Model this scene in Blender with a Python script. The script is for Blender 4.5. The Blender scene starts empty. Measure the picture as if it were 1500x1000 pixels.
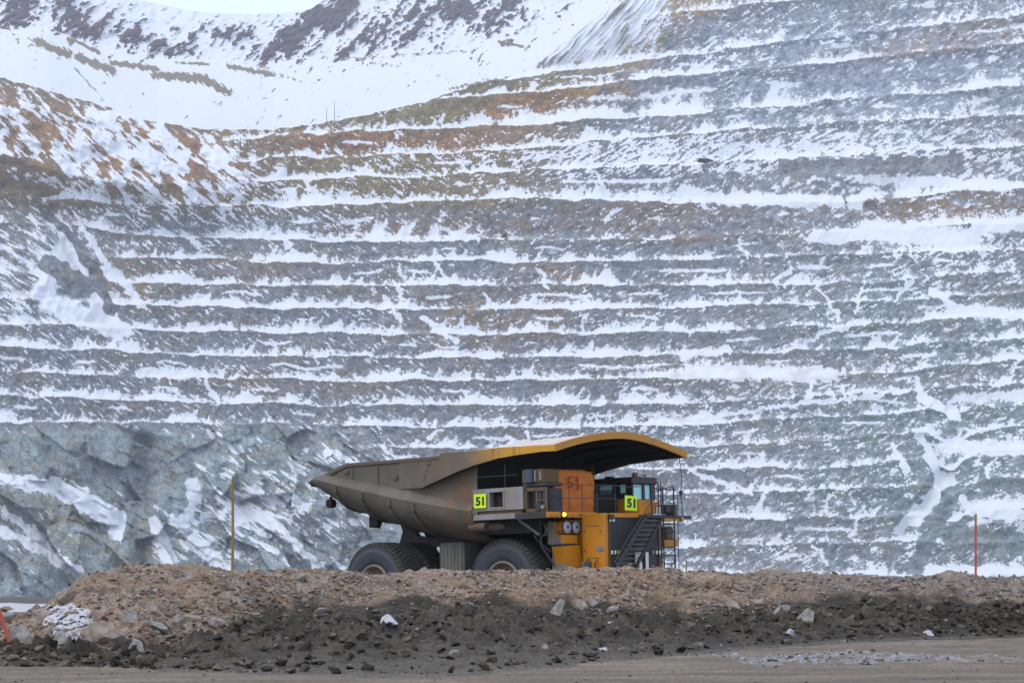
import bpy, bmesh, math, random
import numpy as np
from mathutils import Matrix, Vector

random.seed(5)
sc = bpy.context.scene
C = sc.collection

# ------------------------------------------------------------------ camera
FOC, HOR, EYE = 2614.0, 860.26, 1.7          # focal length and horizon in photo pixels, eye height in metres
cam = bpy.data.cameras.new("camera")
cam.sensor_width = 36.0
cam.lens = FOC / 1500.0 * 36.0
cam.shift_y = (HOR - 500.0) / 1500.0
cam.clip_start = 0.5
cam.clip_end = 20000
cam_o = bpy.data.objects.new("camera", cam)
cam_o.location = (0, 0, EYE)
cam_o.rotation_euler = (math.radians(90), 0, 0)
C.objects.link(cam_o)
sc.camera = cam_o

# ------------------------------------------------------------------ light
SUN_EL, SUN_AZ = math.radians(48), math.radians(-130)     # azimuth measured from +Y (view direction) clockwise
world = bpy.data.worlds.new("World")
sc.world = world
world.use_nodes = True
wn = world.node_tree
for n in list(wn.nodes):
    wn.nodes.remove(n)
sky = wn.nodes.new("ShaderNodeTexSky")
sky.sky_type = 'NISHITA'
sky.sun_disc = False
sky.sun_elevation = SUN_EL
sky.sun_rotation = SUN_AZ
sky.altitude = 3500
sky.air_density = 1.0
sky.dust_density = 2.0
cloud = wn.nodes.new("ShaderNodeMixRGB")                  # thin high cloud over the whole sky
cloud.inputs['Fac'].default_value = 0.62
cloud.inputs['Color2'].default_value = (12.6, 14.0, 17.3, 1)
bg = wn.nodes.new("ShaderNodeBackground")
bg.inputs['Strength'].default_value = 0.11
wo = wn.nodes.new("ShaderNodeOutputWorld")
wn.links.new(sky.outputs['Color'], cloud.inputs['Color1'])
wn.links.new(cloud.outputs['Color'], bg.inputs['Color'])
wn.links.new(bg.outputs['Background'], wo.inputs['Surface'])

sun = bpy.data.lights.new("sun", 'SUN')
sun.energy = 1.3
sun.angle = math.radians(20)
sun.color = (1.0, 0.93, 0.82)
sun_o = bpy.data.objects.new("sun", sun)
sd = Vector((math.sin(SUN_AZ) * math.cos(SUN_EL), math.cos(SUN_AZ) * math.cos(SUN_EL), math.sin(SUN_EL)))
sun_o.rotation_euler = sd.to_track_quat('Z', 'Y').to_euler()
C.objects.link(sun_o)

sc.view_settings.view_transform = 'Standard'
sc.view_settings.look = 'None'
sc.view_settings.gamma = 1
sc.view_settings.use_curve_mapping = False
sc.view_settings.exposure = 0.08
sc.cycles.volume_bounces = 1
sc.cycles.max_bounces = 6

# ------------------------------------------------------------------ helpers
def link(o, parent=None, label=None, cat=None, group=None, kind=None):
    C.objects.link(o)
    if parent is not None: o.parent = parent
    if label: o['label'] = label
    if cat: o['category'] = cat
    if group: o['group'] = group
    if kind: o['kind'] = kind
    return o

def pydata(name, verts, faces, mat=None, smooth=False, **kw):
    me = bpy.data.meshes.new(name)
    me.from_pydata([tuple(v) for v in verts], [], faces)
    me.validate()
    if smooth:
        me.polygons.foreach_set('use_smooth', [True] * len(me.polygons))
    if mat: me.materials.append(mat)
    return link(bpy.data.objects.new(name, me), **kw)

def empty(name, loc=(0, 0, 0), **kw):
    o = bpy.data.objects.new(name, None)
    o.location = loc
    return link(o, **kw)

def grid_mesh(name, V, mat, attrs=None, cols=None, **kw):
    """V: (rows, cols, 3) float array -> quad mesh with point attributes"""
    R, K = V.shape[:2]
    me = bpy.data.meshes.new(name)
    me.vertices.add(R * K)
    me.vertices.foreach_set('co', np.ascontiguousarray(V, dtype=np.float32).ravel())
    idx = np.arange(R * K).reshape(R, K)
    q = np.stack([idx[:-1, :-1], idx[:-1, 1:], idx[1:, 1:], idx[1:, :-1]], -1).reshape(-1)
    nf = (R - 1) * (K - 1)
    me.loops.add(nf * 4)
    me.loops.foreach_set('vertex_index', q.astype(np.int32))
    me.polygons.add(nf)
    me.polygons.foreach_set('loop_start', np.arange(0, nf * 4, 4, dtype=np.int32))
    me.polygons.foreach_set('loop_total', np.full(nf, 4, dtype=np.int32))
    me.polygons.foreach_set('use_smooth', np.ones(nf, dtype=bool))
    me.update(calc_edges=True)
    for k, a in (attrs or {}).items():
        at = me.attributes.new(k, 'FLOAT', 'POINT')
        at.data.foreach_set('value', np.ascontiguousarray(a, dtype=np.float32).ravel())
    for k, a in (cols or {}).items():
        at = me.attributes.new(k, 'FLOAT_COLOR', 'POINT')
        a4 = np.concatenate([a, np.ones(a.shape[:-1] + (1,))], -1)
        at.data.foreach_set('color', np.ascontiguousarray(a4, dtype=np.float32).ravel())
    me.materials.append(mat)
    return link(bpy.data.objects.new(name, me), **kw)

# ---- noise in numpy
def _hash(ix, iy, seed):
    h = (ix.astype(np.int64) * 374761393 + iy.astype(np.int64) * 668265263 + seed * 2147483647 + 1013904223) & 0xffffffff
    h = ((h ^ (h >> 13)) * 1274126177) & 0xffffffff
    h = ((h ^ (h >> 16)) * 2246822519) & 0xffffffff
    return (h ^ (h >> 15)) & 0xffffffff

def gn(x, y, seed=0):
    """gradient noise about -1..1"""
    x = np.asarray(x, float); y = np.asarray(y, float)
    ix = np.floor(x); iy = np.floor(y)
    fx = x - ix; fy = y - iy
    u = fx * fx * fx * (fx * (fx * 6 - 15) + 10)
    v = fy * fy * fy * (fy * (fy * 6 - 15) + 10)
    def g(dx, dy):
        a = _hash(ix + dx, iy + dy, seed) * (2 * math.pi / 4294967296.0)
        return np.cos(a) * (fx - dx) + np.sin(a) * (fy - dy)
    n0 = g(0, 0) * (1 - u) + g(1, 0) * u
    n1 = g(0, 1) * (1 - u) + g(1, 1) * u
    return (n0 * (1 - v) + n1 * v) * 1.5

def fbm(x, y, o=4, seed=0, gain=0.5):
    s = 0; a = 1; t = 0
    for i in range(o):
        s = s + a * gn(x * 2 ** i + 17.3 * i, y * 2 ** i - 9.1 * i, seed + i)
        t += a; a *= gain
    return s / t * 1.3

def ridged(x, y, o=4, seed=0):
    s = 0; a = 1; t = 0
    for i in range(o):
        s = s + a * (1 - 2 * np.abs(gn(x * 2 ** i + 7.7 * i, y * 2 ** i + 3.1 * i, seed + i)))
        t += a; a *= 0.5
    return s / t

def cells(x, y, seed=0):
    """voronoi: distance to nearest, random value of cell, second - first, random slope plane"""
    ix = np.floor(x); iy = np.floor(y)
    d1 = np.full(x.shape, 9.0); d2 = np.full(x.shape, 9.0)
    rv = np.zeros(x.shape); pl = np.zeros(x.shape)
    for a in (-1, 0, 1):
        for b in (-1, 0, 1):
            h = _hash(ix + a, iy + b, seed)
            h2 = _hash(ix + a, iy + b, seed + 91)
            px = ix + a + (h & 0xffff) / 65536.0
            py = iy + b + ((h >> 16) & 0xffff) / 65536.0
            d = np.hypot(x - px, y - py)
            r = (h2 & 0xffff) / 65536.0
            ang = ((h2 >> 16) & 0xffff) / 65536.0 * 2 * math.pi
            p = (x - px) * np.cos(ang) + (y - py) * np.sin(ang)
            m = d < d1
            d2 = np.where(m, d1, np.minimum(d2, d))
            rv = np.where(m, r, rv); pl = np.where(m, p, pl)
            d1 = np.where(m, d, d1)
    return d1, rv, d2 - d1, pl

def sstep(a, b, x):
    t = np.clip((x - a) / (b - a), 0, 1)
    return t * t * (3 - 2 * t)

def seg(x, y, x0, y0, x1, y1, w):
    """soft capsule: 1 on the line, 0 at distance w"""
    dx, dy = x1 - x0, y1 - y0
    t = np.clip(((x - x0) * dx + (y - y0) * dy) / (dx * dx + dy * dy), 0, 1)
    return np.clip(1 - np.hypot(x - x0 - t * dx, y - y0 - t * dy) / w, 0, 1)

def blob(x, y, cx, cy, rx, ry, ang=0.0):
    a = math.radians(ang)
    u = (x - cx) * math.cos(a) + (y - cy) * math.sin(a)
    v = -(x - cx) * math.sin(a) + (y - cy) * math.cos(a)
    return np.exp(-((u / rx) ** 2 + (v / ry) ** 2))

# ---- materials
class NT:
    def __init__(s, name):
        s.m = bpy.data.materials.new(name); s.m.use_nodes = True
        s.t = s.m.node_tree
        for n in list(s.t.nodes): s.t.nodes.remove(n)
        s.out = s.t.nodes.new("ShaderNodeOutputMaterial")
        s.b = s.t.nodes.new("ShaderNodeBsdfPrincipled")
        s.t.links.new(s.b.outputs[0], s.out.inputs['Surface'])
    def n(s, typ, **kw):
        o = s.t.nodes.new(typ)
        for k, v in kw.items():
            if k in o.inputs.keys(): o.inputs[k].default_value = v
            else: setattr(o, k, v)
        return o
    def l(s, a, b): s.t.links.new(a, b)
    def val(s, sock, v):
        if hasattr(v, 'links'): s.l(v, sock)
        else: sock.default_value = v
    def math(s, op, a, b=0.0, clamp=False):
        o = s.n("ShaderNodeMath", operation=op); o.use_clamp = clamp
        s.val(o.inputs[0], a); s.val(o.inputs[1], b)
        return o.outputs[0]
    def mix(s, f, a, b, mode='MIX'):
        o = s.n("ShaderNodeMixRGB", blend_type=mode)
        s.val(o.inputs[0], f)
        s.val(o.inputs[1], a if hasattr(a, 'links') else (*a, 1)); s.val(o.inputs[2], b if hasattr(b, 'links') else (*b, 1))
        return o.outputs[0]
    def ramp(s, f, lo, hi):
        o = s.n("ShaderNodeMapRange"); o.interpolation_type = 'SMOOTHSTEP'
        s.l(f, o.inputs['Value'])
        o.inputs['From Min'].default_value = lo; o.inputs['From Max'].default_value = hi
        return o.outputs[0]
    def noise(s, co, scale, detail=4, rough=0.55, sc3=None, rot=None):
        if sc3 or rot:
            mp = s.n("ShaderNodeMapping")
            if sc3: mp.inputs['Scale'].default_value = sc3
            if rot: mp.inputs['Rotation'].default_value = rot
            s.l(co, mp.inputs['Vector']); co = mp.outputs[0]
        o = s.n("ShaderNodeTexNoise"); o.inputs['Scale'].default_value = scale
        o.inputs['Detail'].default_value = detail; o.inputs['Roughness'].default_value = rough
        s.l(co, o.inputs['Vector'])
        return o.outputs['Fac']
    def co(s, kind='Object'):
        return s.n("ShaderNodeTexCoord").outputs[kind]
    def attr(s, name, out='Fac'):
        o = s.n("ShaderNodeAttribute"); o.attribute_name = name
        return o.outputs[out]
    def bump(s, h, strength=0.5, dist=0.02):
        o = s.n("ShaderNodeBump"); o.inputs['Strength'].default_value = strength; o.inputs['Distance'].default_value = dist
        s.l(h, o.inputs['Height']); s.l(o.outputs[0], s.b.inputs['Normal'])

def paint(name, col, rough=0.55, dust=0.35, dustcol=(0.16, 0.135, 0.105), metal=0.0, scale=1.2, bump=0.15, streak=True, rust=0.0):
    """worn machine paint: dust in soft patches, vertical run-off streaks, small chips"""
    col = tuple(v * .76 for v in col); dustcol = tuple(v * .74 for v in dustcol)
    t = NT(name); co = t.co()
    n1 = t.noise(co, scale, 6, 0.6)
    n2 = t.noise(co, scale * 6, 5, 0.65)
    st = t.noise(co, scale * 3, 4, 0.6, sc3=(1, 1, 0.12))
    f = t.ramp(t.math('ADD', t.math('MULTIPLY', n1, 0.6), t.math('MULTIPLY', st if streak else n2, 0.4)), 0.62 - dust * 0.5, 0.80 - dust * 0.35)
    c = t.mix(t.math('MULTIPLY', f, min(1.0, 0.35 + dust)), col, dustcol)
    c = t.mix(t.math('MULTIPLY', t.ramp(n2, 0.58, 0.75), 0.35), c, tuple(v * 0.45 for v in col))
    if rust:
        c = t.mix(t.math('MULTIPLY', t.ramp(st, 0.62 - rust * 0.25, 0.78 - rust * 0.25), 0.8), c, (0.13, 0.05, 0.022))
    t.l(c, t.b.inputs['Base Color'])
    t.b.inputs['Roughness'].default_value = rough
    t.b.inputs['Metallic'].default_value = metal
    t.bump(n2, bump, 0.02)
    return t.m

def plain(name, col, rough=0.6, metal=0.0, emit=None, es=0.0):
    t = NT(name)
    n = t.noise(t.co(), 9, 4)
    t.l(t.mix(t.math('MULTIPLY', n, 0.45), col, tuple(v * 0.6 for v in col)), t.b.inputs['Base Color'])
    t.b.inputs['Roughness'].default_value = rough; t.b.inputs['Metallic'].default_value = metal
    if emit:
        t.b.inputs['Emission Color'].default_value = (*emit, 1); t.b.inputs['Emission Strength'].default_value = es
    return t.m

# ------------------------------------------------------------------ PIT WALL
def cur(pts, x):
    p = sorted(pts)
    return np.interp(x, [a for a, _ in p], [b for _, b in p])

BX = [-400, 0, 250, 500, 750, 1000, 1250, 1500, 1900]
BY = [  # crest lines of the benches, traced left to right (first column = top of the list)
    (40, 60, 100, 70, 60, 18, -10, -40, -90),
    (70, 112, 155, 133, 116, 80, 50, 22, -20),
    (110, 150, 186, 150, 138, 110, 88, 63, 30),
    (150, 185, 214, 193, 184, 167, 147, 125, 95),
    (185, 215, 240, 230, 220, 197, 178, 168, 150),
    (215, 243, 266, 262, 252, 240, 227, 213, 195),
    (265, 286, 302, 300, 290, 297, 295, 273, 250),
    (318, 326, 347, 354, 352, 350, 336, 325, 310),
    (358, 364, 379, 384, 383, 381, 372, 367, 355),
    (395, 400, 416, 418, 418, 417, 416, 394, 380),
    (432, 436, 449, 453, 453, 450, 443, 428, 412),
    (468, 472, 484, 488, 489, 486, 476, 461, 446),
    (505, 508, 519, 522, 524, 520, 511, 494, 480),
    (540, 543, 553, 558, 557, 553, 549, 528, 512),
    (577, 580, 588, 593, 593, 593, 577, 561, 548),
    (612, 617, 618, 624, 624, 622, 607, 592, 578),
    (648, 652, 652, 656, 656, 655, 643, 625, 610),
    (684, 687, 688, 690, 689, 687, 681, 657, 640),
    (720, 723, 724, 726, 725, 723, 716, 700, 684),
    (758, 760, 761, 763, 763, 763, 756, 745, 730),
    (796, 798, 799, 800, 800, 800, 794, 791, 780),
    (836, 838, 839, 840, 841, 841, 841, 842, 835),
    (880, 882, 882, 883, 884, 884, 884, 886, 880),
    (922, 925, 925, 926, 926, 926, 926, 928, 925)]
BY = np.array(BY, float)
NB = len(BY)
RIM = [(-400, 60), (-150, 88), (0, 114), (60, 130), (150, 155), (210, 176), (300, 190), (400, 190), (470, 181), (540, 168), (620, 150),
       (690, 126), (760, 108), (790, 92), (830, 60), (880, 20), (930, -30), (1000, -90), (1900, -90)]

xs = np.concatenate([np.linspace(-400, -60, 60)[:-1], np.arange(-60, 1560, 1.75), np.linspace(1560, 1900, 60)[1:]])
RW = 545
v = np.linspace(0, 1, RW)[:, None]
rim = cur(RIM, xs)[None, :] + 2.5 * gn(xs / 14, xs * 0, 3)[None, :] + 1.2 * gn(xs / 4, xs * 0, 4)[None, :]
PX = np.repeat(xs[None, :], RW, 0)
PY = rim + (912 - rim) * v
# irregular benches: domain warp, stronger at the far left and lower right
wamp = 2.2 + 5 * blob(PX, PY, 1380, 650, 190, 160) + 5 * blob(PX, PY, 30, 400, 150, 110) + 7 * blob(PX, PY, 150, 220, 330, 75)
yw = PY + (wamp + 1.8) * fbm(PX / 75, PY / 60, 3, 11) + 1.7 * gn(PX / 38, PY / 22, 10) + 1.5 * gn(PX / 17, PY / 14, 12) + 0.8 * gn(PX / 6, PY / 9, 15)
yw = yw - 22 * np.exp(-((PX - 1395) / 22) ** 2) * sstep(560, 640, PY) * (1 - sstep(760, 830, PY)) * 0.8
phi = np.empty_like(PY)
for j in range(len(xs)):
    Yk = np.array([np.interp(xs[j], BX, BY[k]) for k in range(NB)])
    phi[:, j] = np.interp(yw[:, j], Yk, np.arange(NB))
    ab = yw[:, j] < Yk[0]
    phi[ab, j] = (yw[ab, j] - Yk[0]) / 45.0
kb = np.floor(phi)
t = phi - kb
# cliffs: the unbenched blocky rock at lower left
cliff = np.clip(1.25 * sstep(614, 650, PY + 14 * fbm(PX / 50, PY / 50, 3, 9)) * (1 - sstep(440, 600, PX + (PY - 640) * -0.6 + 60 * fbm(PX / 60, PY / 40, 3, 10))), 0, 1)
slope_n = sstep(40, -20, PY - 92 + (PX - 790) * 0.28) * sstep(780, 820, PX) * (1 - sstep(930, 1040, PX + PY * 0.2)) # natural streaky hillside near the top
spur = np.clip(blob(PX, PY, 120, 215, 260, 62, 12) * 1.6, 0, 1) * (1 - sstep(330, 440, PX))
left_ch = blob(PX, PY, 60, 400, 95, 85)
unb = np.clip(np.maximum.reduce([cliff, slope_n, spur * 0.85, left_ch * 0.9]), 0, 1)

hs0 = 0.14 + 0.30 * gn(PX / 95 + kb * 3.7, kb * 5.3, 21) + 0.12 * gn(PX / 34 + kb * 1.7, kb * 2.3, 22) + 0.06 * gn(kb * 1.37, kb * 0.7, 26)
hs0 = hs0 - 0.15 * sstep(950, 1150, PX) + 0.12 * blob(PX, PY, 1100, 545, 230, 26) + 0.28 * blob(PX, PY, 1340, 345, 130, 26)
hs0 = hs0 - 0.5 * blob(PX, PY, 1020, 335, 230, 26) - .12 * blob(PX, PY, 600, 190, 220, 55) - .22 * blob(PX, PY, 420, 608, 170, 16) - 0.10 * sstep(150, 40, PY)
def peaks(lam, sl, seed, p):
    return np.clip(1 - 2.3 * np.abs(gn((PX + sl * PY + 2 * gn(PX / 9, PY / 9, seed + 3)) / lam, kb * 2.77 + PY / 90, seed)), 0, 1) ** p
hs = hs0 + 0.42 * peaks(26, .5, 36, 1.8) * np.clip(.4 + 1.6 * gn(PX / 90, kb * 2.1, 37), 0, 1) + 0.28 * peaks(13, .35, 31, 1.6) * np.clip(0.3 + 1.3 * gn(PX / 50, kb * 3.1, 34), 0, 1) + 0.20 * peaks(6, -.3, 32, 1.3) * np.clip(.4 + 1.4 * gn(PX / 35, kb * 1.9, 38), 0, 1) + 0.24 * fbm(PX / 8.0, PY / 5.0, 4, 33)
h = 1 - t
s_b = (hs - h) * 5.5
s_b = np.where(t < 0.04, -1.6, s_b)
s_b = s_b * (1 - unb) + unb * -1.0
# streaks and speckles of snow caught on the faces
def streak(ang, lu, lv, seed, o=3):
    a = math.radians(ang)
    u = PX * math.cos(a) + PY * math.sin(a); w = -PX * math.sin(a) + PY * math.cos(a)
    w = w + 2.5 * gn(PX / 25, PY / 25, seed + 50)
    return fbm(u / lu, w / lv, o, seed)
sA = streak(36, 18, 4.4, 41, 4)          # falls to the right
sB = streak(-27, 16, 3.9, 45, 4)         # falls to the left
sC = streak(-50, 60, 6.5, 49)
sD = streak(33, 48, 11, 53)
mixr = sstep(560, 820, PX + 60 * gn(PX / 120, PY / 120, 8))
spk = sA * (1 - mixr) + sB * mixr
speck = np.maximum(fbm(PX / 4.2, PY / 3.0, 2, 61), 0)
bias = (-0.60 - 0.16 * blob(PX, PY, 620, 175, 260, 40) + 0.20 * fbm(PX / 130, PY / 60, 3, 65) + 0.10 * sstep(950, 1350, PX)
        + 0.62 * blob(PX, PY, 1230, 225, 260, 38) + 0.42 * blob(PX, PY, 900, 225, 200, 32) + 0.25 * blob(PX, PY, 650, 240, 230, 40)
        + 0.42 * blob(PX, PY, 330, 305, 160, 24) + 0.30 * blob(PX, PY, 420, 270, 120, 20)
        + 0.30 * blob(PX, PY, 1060, 95, 90, 60) + 0.30 * blob(PX, PY, 1420, 375, 90, 25) + 0.20 * blob(PX, PY, 980, 640, 150, 60)
        - 0.25 * blob(PX, PY, 1150, 130, 260, 18) - 0.28 * blob(PX, PY, 40, 262, 60, 22) + 0.34 * blob(PX, PY, 60, 160, 120, 26)
        + 0.30 * blob(PX, PY, 560, 158, 130, 9) + 0.2 * blob(PX, PY, 330, 760, 120, 70) + 0.22 * blob(PX, PY, 930, 830, 300, 30))
s_p = (spk * 1.05 + 0.75 * speck + 0.55 * fbm(PX / 30, PY / 14, 4, 62) + 0.42 * gn(PX / 2.6, PY / 2.2, 63) + bias + 0.01 + .02 * sstep(950, 1200, PX)) * 3.4
s_p = np.where((t < 0.05) & (unb < 0.5), s_p - 0.9, s_p)
s_cl = (sD * 0.75 + 0.75 * sA + 0.5 * fbm(PX / 34, PY / 20, 4, 69) - 0.62 + 0.62 * blob(PX, PY, 330, 765, 130, 70) + .35 * blob(PX, PY, 500, 700, 120, 120) - .35 * blob(PX, PY, 120, 680, 110, 50)) * 3.2
sE = streak(48, 70, 15, 57, 5)
s_sp = (sA * 0.55 + sE * 1.0 + .5 * fbm(PX / 26, PY / 26, 4, 58) + 0.06) * 3.0
s_na = (sC * 1.4 + 0.45) * 2.4
s = np.maximum(s_b, s_p)
thin = 1.6 - np.abs(t - 0.42 - 0.10 * gn(PX / 60, kb * 4.1, 66)) * 26 - 3.2 * sstep(-0.45, -0.15, -gn(PX / 70, kb * 7.3, 67)) + 1.6 * fbm(PX / 7, PY / 3, 3, 68)
s = np.maximum(s, np.where(unb < .4, thin, -2))
s = s * (1 - cliff) + s_cl * cliff
s = s * (1 - spur) + s_sp * spur
s = s * (1 - slope_n) + s_na * slope_n
s = s * (1 - left_ch * .8) + (sD * 0.9 + sA * 0.5 + 0.12) * 2.8 * left_ch * .8
SN = [(80, 322, 110, 362, 16), (95, 365, 62, 430, 22), (70, 445, 178, 484, 20), (100, 372, 158, 465, 20), (120, 335, 165, 400, 8), (168, 400, 205, 445, 10),
      (0, 700, 90, 716, 15), (80, 712, 180, 765, 20), (165, 750, 172, 785, 14), (0, 778, 70, 800, 12), (45, 790, 112, 838, 14), (0, 745, 60, 785, 8),
      (306, 632, 348, 660, 8), (285, 712, 262, 760, 22), (340, 742, 400, 770, 12), (395, 760, 468, 832, 9), (365, 715, 400, 730, 7), (225, 765, 250, 830, 16),
      (280, 790, 330, 830, 14), (100, 700, 125, 715, 9), (410, 722, 450, 740, 8),
      (1348, 636, 1378, 700, 11), (1378, 655, 1500, 655, 15), (1388, 702, 1340, 762, 13), (1345, 745, 1318, 775, 10), (1386, 706, 1432, 752, 9), (1425, 748, 1520, 756, 11),
      (1350, 580, 1400, 608, 9), (1400, 585, 1500, 578, 10), (1310, 655, 1330, 690, 8), (1190, 348, 1290, 340, 14), (1270, 336, 1420, 352, 22), (1430, 335, 1520, 325, 15), (1360, 835, 1500, 836, 13),
      (1365, 428, 1400, 448, 8), (1395, 455, 1500, 460, 13), (1200, 420, 1230, 470, 4), (1258, 262, 1292, 222, 6), (640, 380, 648, 402, 4), (583, 388, 594, 408, 4),
      (1010, 545, 1220, 548, 15), (1000, 520, 1068, 512, 10), (650, 336, 700, 352, 6), (1075, 290, 1260, 296, 13), (1260, 262, 1500, 272, 9), (1000, 280, 1080, 296, 12),
      (205, 545, 300, 548, 8), (165, 215, 260, 250, 12), (230, 170, 270, 250, 9), (225, 160, 150, 170, 9), (300, 222, 356, 262, 9)]
_r = random.Random(31)
for _i in range(46):        # scree chutes and small rockfall cones crossing one or two bench faces
    _x = _r.uniform(120, 1480); _y = _r.uniform(200, 830)
    if _y > 610 and _x < 540: continue
    _d = _r.choice((-1, 1)) if _x > 500 else 1
    SN.append((_x, _y, _x + _d * _r.uniform(3, 26), _y + _r.uniform(14, 34), _r.uniform(2.6, 6)))
SN += [(620, 466, 668, 500, 7), (980, 620, 1120, 598, 5), (1120, 598, 1330, 572, 4), (700, 640, 860, 655, 5), (560, 655, 640, 700, 5), (480, 660, 545, 690, 6), (1010, 690, 1100, 720, 5), (1180, 500, 1260, 470, 5)]
WX = PX + 6 * gn(PX / 18, PY / 18, 71) + 3 * gn(PX / 6, PY / 6, 72); WY = PY + 5 * gn(PX / 16, PY / 16, 73) + 3 * gn(PX / 5, PY / 5, 74)
for a in SN:
    q = np.nonzero((xs > min(a[0], a[2]) - a[4] - 12) & (xs < max(a[0], a[2]) + a[4] + 12))[0]
    if len(q) == 0: continue
    c0, c1_ = q[0], q[-1] + 1
    m = seg(WX[:, c0:c1_], WY[:, c0:c1_], *a[:5])
    s[:, c0:c1_] = np.maximum(s[:, c0:c1_], np.where(m > 0, (m - 0.28) * 4.2, -3))
RK = [(68, 314, 105, 345, 9), (105, 345, 140, 400, 9), (140, 400, 162, 455, 11), (75, 390, 125, 420, 20), (205, 660, 210, 700, 34), (240, 650, 260, 740, 20), (205, 720, 200, 830, 22),
      (60, 650, 120, 690, 30), (130, 690, 210, 715, 16), (0, 235, 80, 250, 10), (0, 275, 80, 280, 9), (1400, 785, 1520, 800, 22), (1395, 720, 1340, 830, 14), (1440, 705, 1530, 715, 12),
      (1150, 245, 1400, 240, 15), (1235, 268, 1240, 296, 3), (735, 335, 742, 350, 4)]
WX = PX + 5 * gn(PX / 14, PY / 14, 75); WY = PY + 5 * gn(PX / 14, PY / 14, 76)
for a in RK:
    m = seg(WX, WY, *a[:5])
    s = s - 4.2 * sstep(0.05, 0.5, m)
s = np.clip(s, -2.2, 2.2)

# rock colour zones (the rock's own colour, plus bluish haze painted in at upper right)
def C3(*c): return np.array(c)[None, None, :]
def addc(col, m, c): return col * (1 - m[..., None]) + C3(*c) * m[..., None]
nz = 1.3 * fbm(PX / 60, PY / 45, 4, 81); nz2 = 1.4 * fbm(PX / 22, PY / 16, 3, 85)
col = np.ones(PX.shape + (3,)) * C3(0.185, 0.205, 0.225)
col = addc(col, np.clip(0.35 + nz * 1.3, 0, 1) * 0.8, (0.215, 0.195, 0.160))
col = addc(col, np.clip(nz2 * 1.2, 0, 1) * 0.6, (0.135, 0.155, 0.185))
col = addc(col, np.clip(0.9 * blob(PX, PY, 1400, 700, 260, 170) + 0.5 * blob(PX, PY, 1350, 450, 260, 80), 0, .85) * np.clip(0.8 + nz2, 0, 1), (0.150, 0.215, 0.210))
col = addc(col, cliff * np.clip(0.62 + nz * 0.8, 0, 1), (0.285, 0.345, 0.350))
col = addc(col, cliff * np.clip(nz2 * 1.4 - 0.05, 0, 1) * .8, (0.29, 0.27, 0.21))
col = addc(col, blob(PX, PY, 1250, 95, 330, 90) * 0.75, (0.160, 0.190, 0.265))  # bluish haze over the upper right benches, painted into the rock colour
wm = np.clip(1.2 * nz2 + 0.85, 0, 1)
wash = (1 - sstep(900, 1080, PX + .8 * PY)) * sstep(90, 130, PY) * (1 - sstep(280, 335, PY))
col = addc(col, wash * .85, (0.235, 0.165, 0.090))
OR = (0.33, 0.175, 0.075); BR = (0.235, 0.155, 0.085); OL = (0.26, 0.22, 0.10); RD = (0.25, 0.10, 0.055); YL = (0.46, 0.28, 0.07)
for (c, x0, y0, rx, ry, an, k) in ((BR, 120, 205, 230, 62, 10, 1.0), (OR, 60, 185, 80, 16, 15, .6), (OR, 230, 200, 120, 12, 12, .6), (OR, 285, 230, 30, 30, 40, .6), (OL, 560, 172, 160, 20, -5, 1.0), (OL, 700, 160, 110, 22, -8, .9),
                                   (RD, 560, 212, 115, 17, 0, 1.0), (RD, 300, 235, 60, 18, 20, .7), (OR, 130, 230, 130, 22, 15, .7), (OR, 560, 200, 160, 9, 0, .7), (OL, 470, 285, 150, 14, 0, .6), (RD, 470, 222, 40, 10, 0, .8), (OR, 660, 215, 60, 12, 0, .9), (RD, 790, 148, 60, 16, -8, .95), (OR, 745, 165, 60, 18, -5, .9), (YL, 890, 138, 50, 10, 0, .7),
                                   (YL, 920, 72, 50, 26, -8, .85), (OR, 880, 78, 40, 26, -10, .7), (OL, 860, 70, 100, 50, -30, .6), (YL, 1000, 5, 60, 22, 0, .8), (OL, 540, 245, 110, 24, 0, .8), (OL, 700, 285, 140, 20, 0, .5),
                                   (RD, 560, 338, 70, 12, 0, .7), (BR, 700, 335, 240, 16, 0, .6), (BR, 1400, 305, 180, 26, 0, .85), (OR, 1390, 318, 70, 10, 0, .6), (BR, 1380, 62, 170, 16, -8, .85), (BR, 720, 470, 110, 45, 0, .75), (BR, 330, 400, 160, 30, 0, .5), (BR, 450, 560, 200, 20, 0, .5), (OR, 820, 400, 40, 14, 0, .5),
                                   (OR, 628, 435, 4, 12, 0, .9), (BR, 1010, 350, 60, 6, 0, .8), (BR, 190, 410, 30, 60, -40, .8), (OL, 140, 780, 130, 40, 25, .45), (BR, 1100, 545, 200, 20, 0, .4), (BR, 950, 310, 150, 22, 0, .5),
                                   (BR, 1180, 870, 600, 40, 0, .3), (OR, 1235, 212, 22, 4, 0, .8)):
    col = addc(col, np.clip(blob(PX, PY, x0, y0, rx, ry, an) * 1.35, 0, 1) * wm * k, c)
tex = 1 + 0.34 * fbm(PX / 11, PY / 9, 4, 87) + 0.22 * gn(PX / 3.2, PY / 3.2, 88)
crk = np.clip(1 - np.abs(fbm((PX + .3 * PY) / 46, PY / 60, 4, 89)) * 9, 0, 1)
col = col * np.clip(tex, .45, 1.6)[..., None] * (1 - 0.42 * crk * (.35 + .65 * cliff))[..., None]
POW = (0.08 - 0.35 * (1 - sstep(0.10, 0.35, t)) + 0.42 * (spk + .3) + 0.25 * sstep(-1.6, 0, s) + 0.30 * blob(PX, PY, 1300, 130, 420, 130) + .18 * sstep(850, 1200, PX) - .35 * wash - .15 * blob(PX, PY, 1400, 310, 160, 20)) * (1 - .5 * cliff)
DUST = np.clip(0.5 * sstep(0.15, 0.5, fbm(PX / 40, PY / 20, 3, 90)) * sstep(480, 560, PY) * sstep(850, 1000, PX) * (1 - sstep(1150, 1350, PX)), 0, 1)

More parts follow.
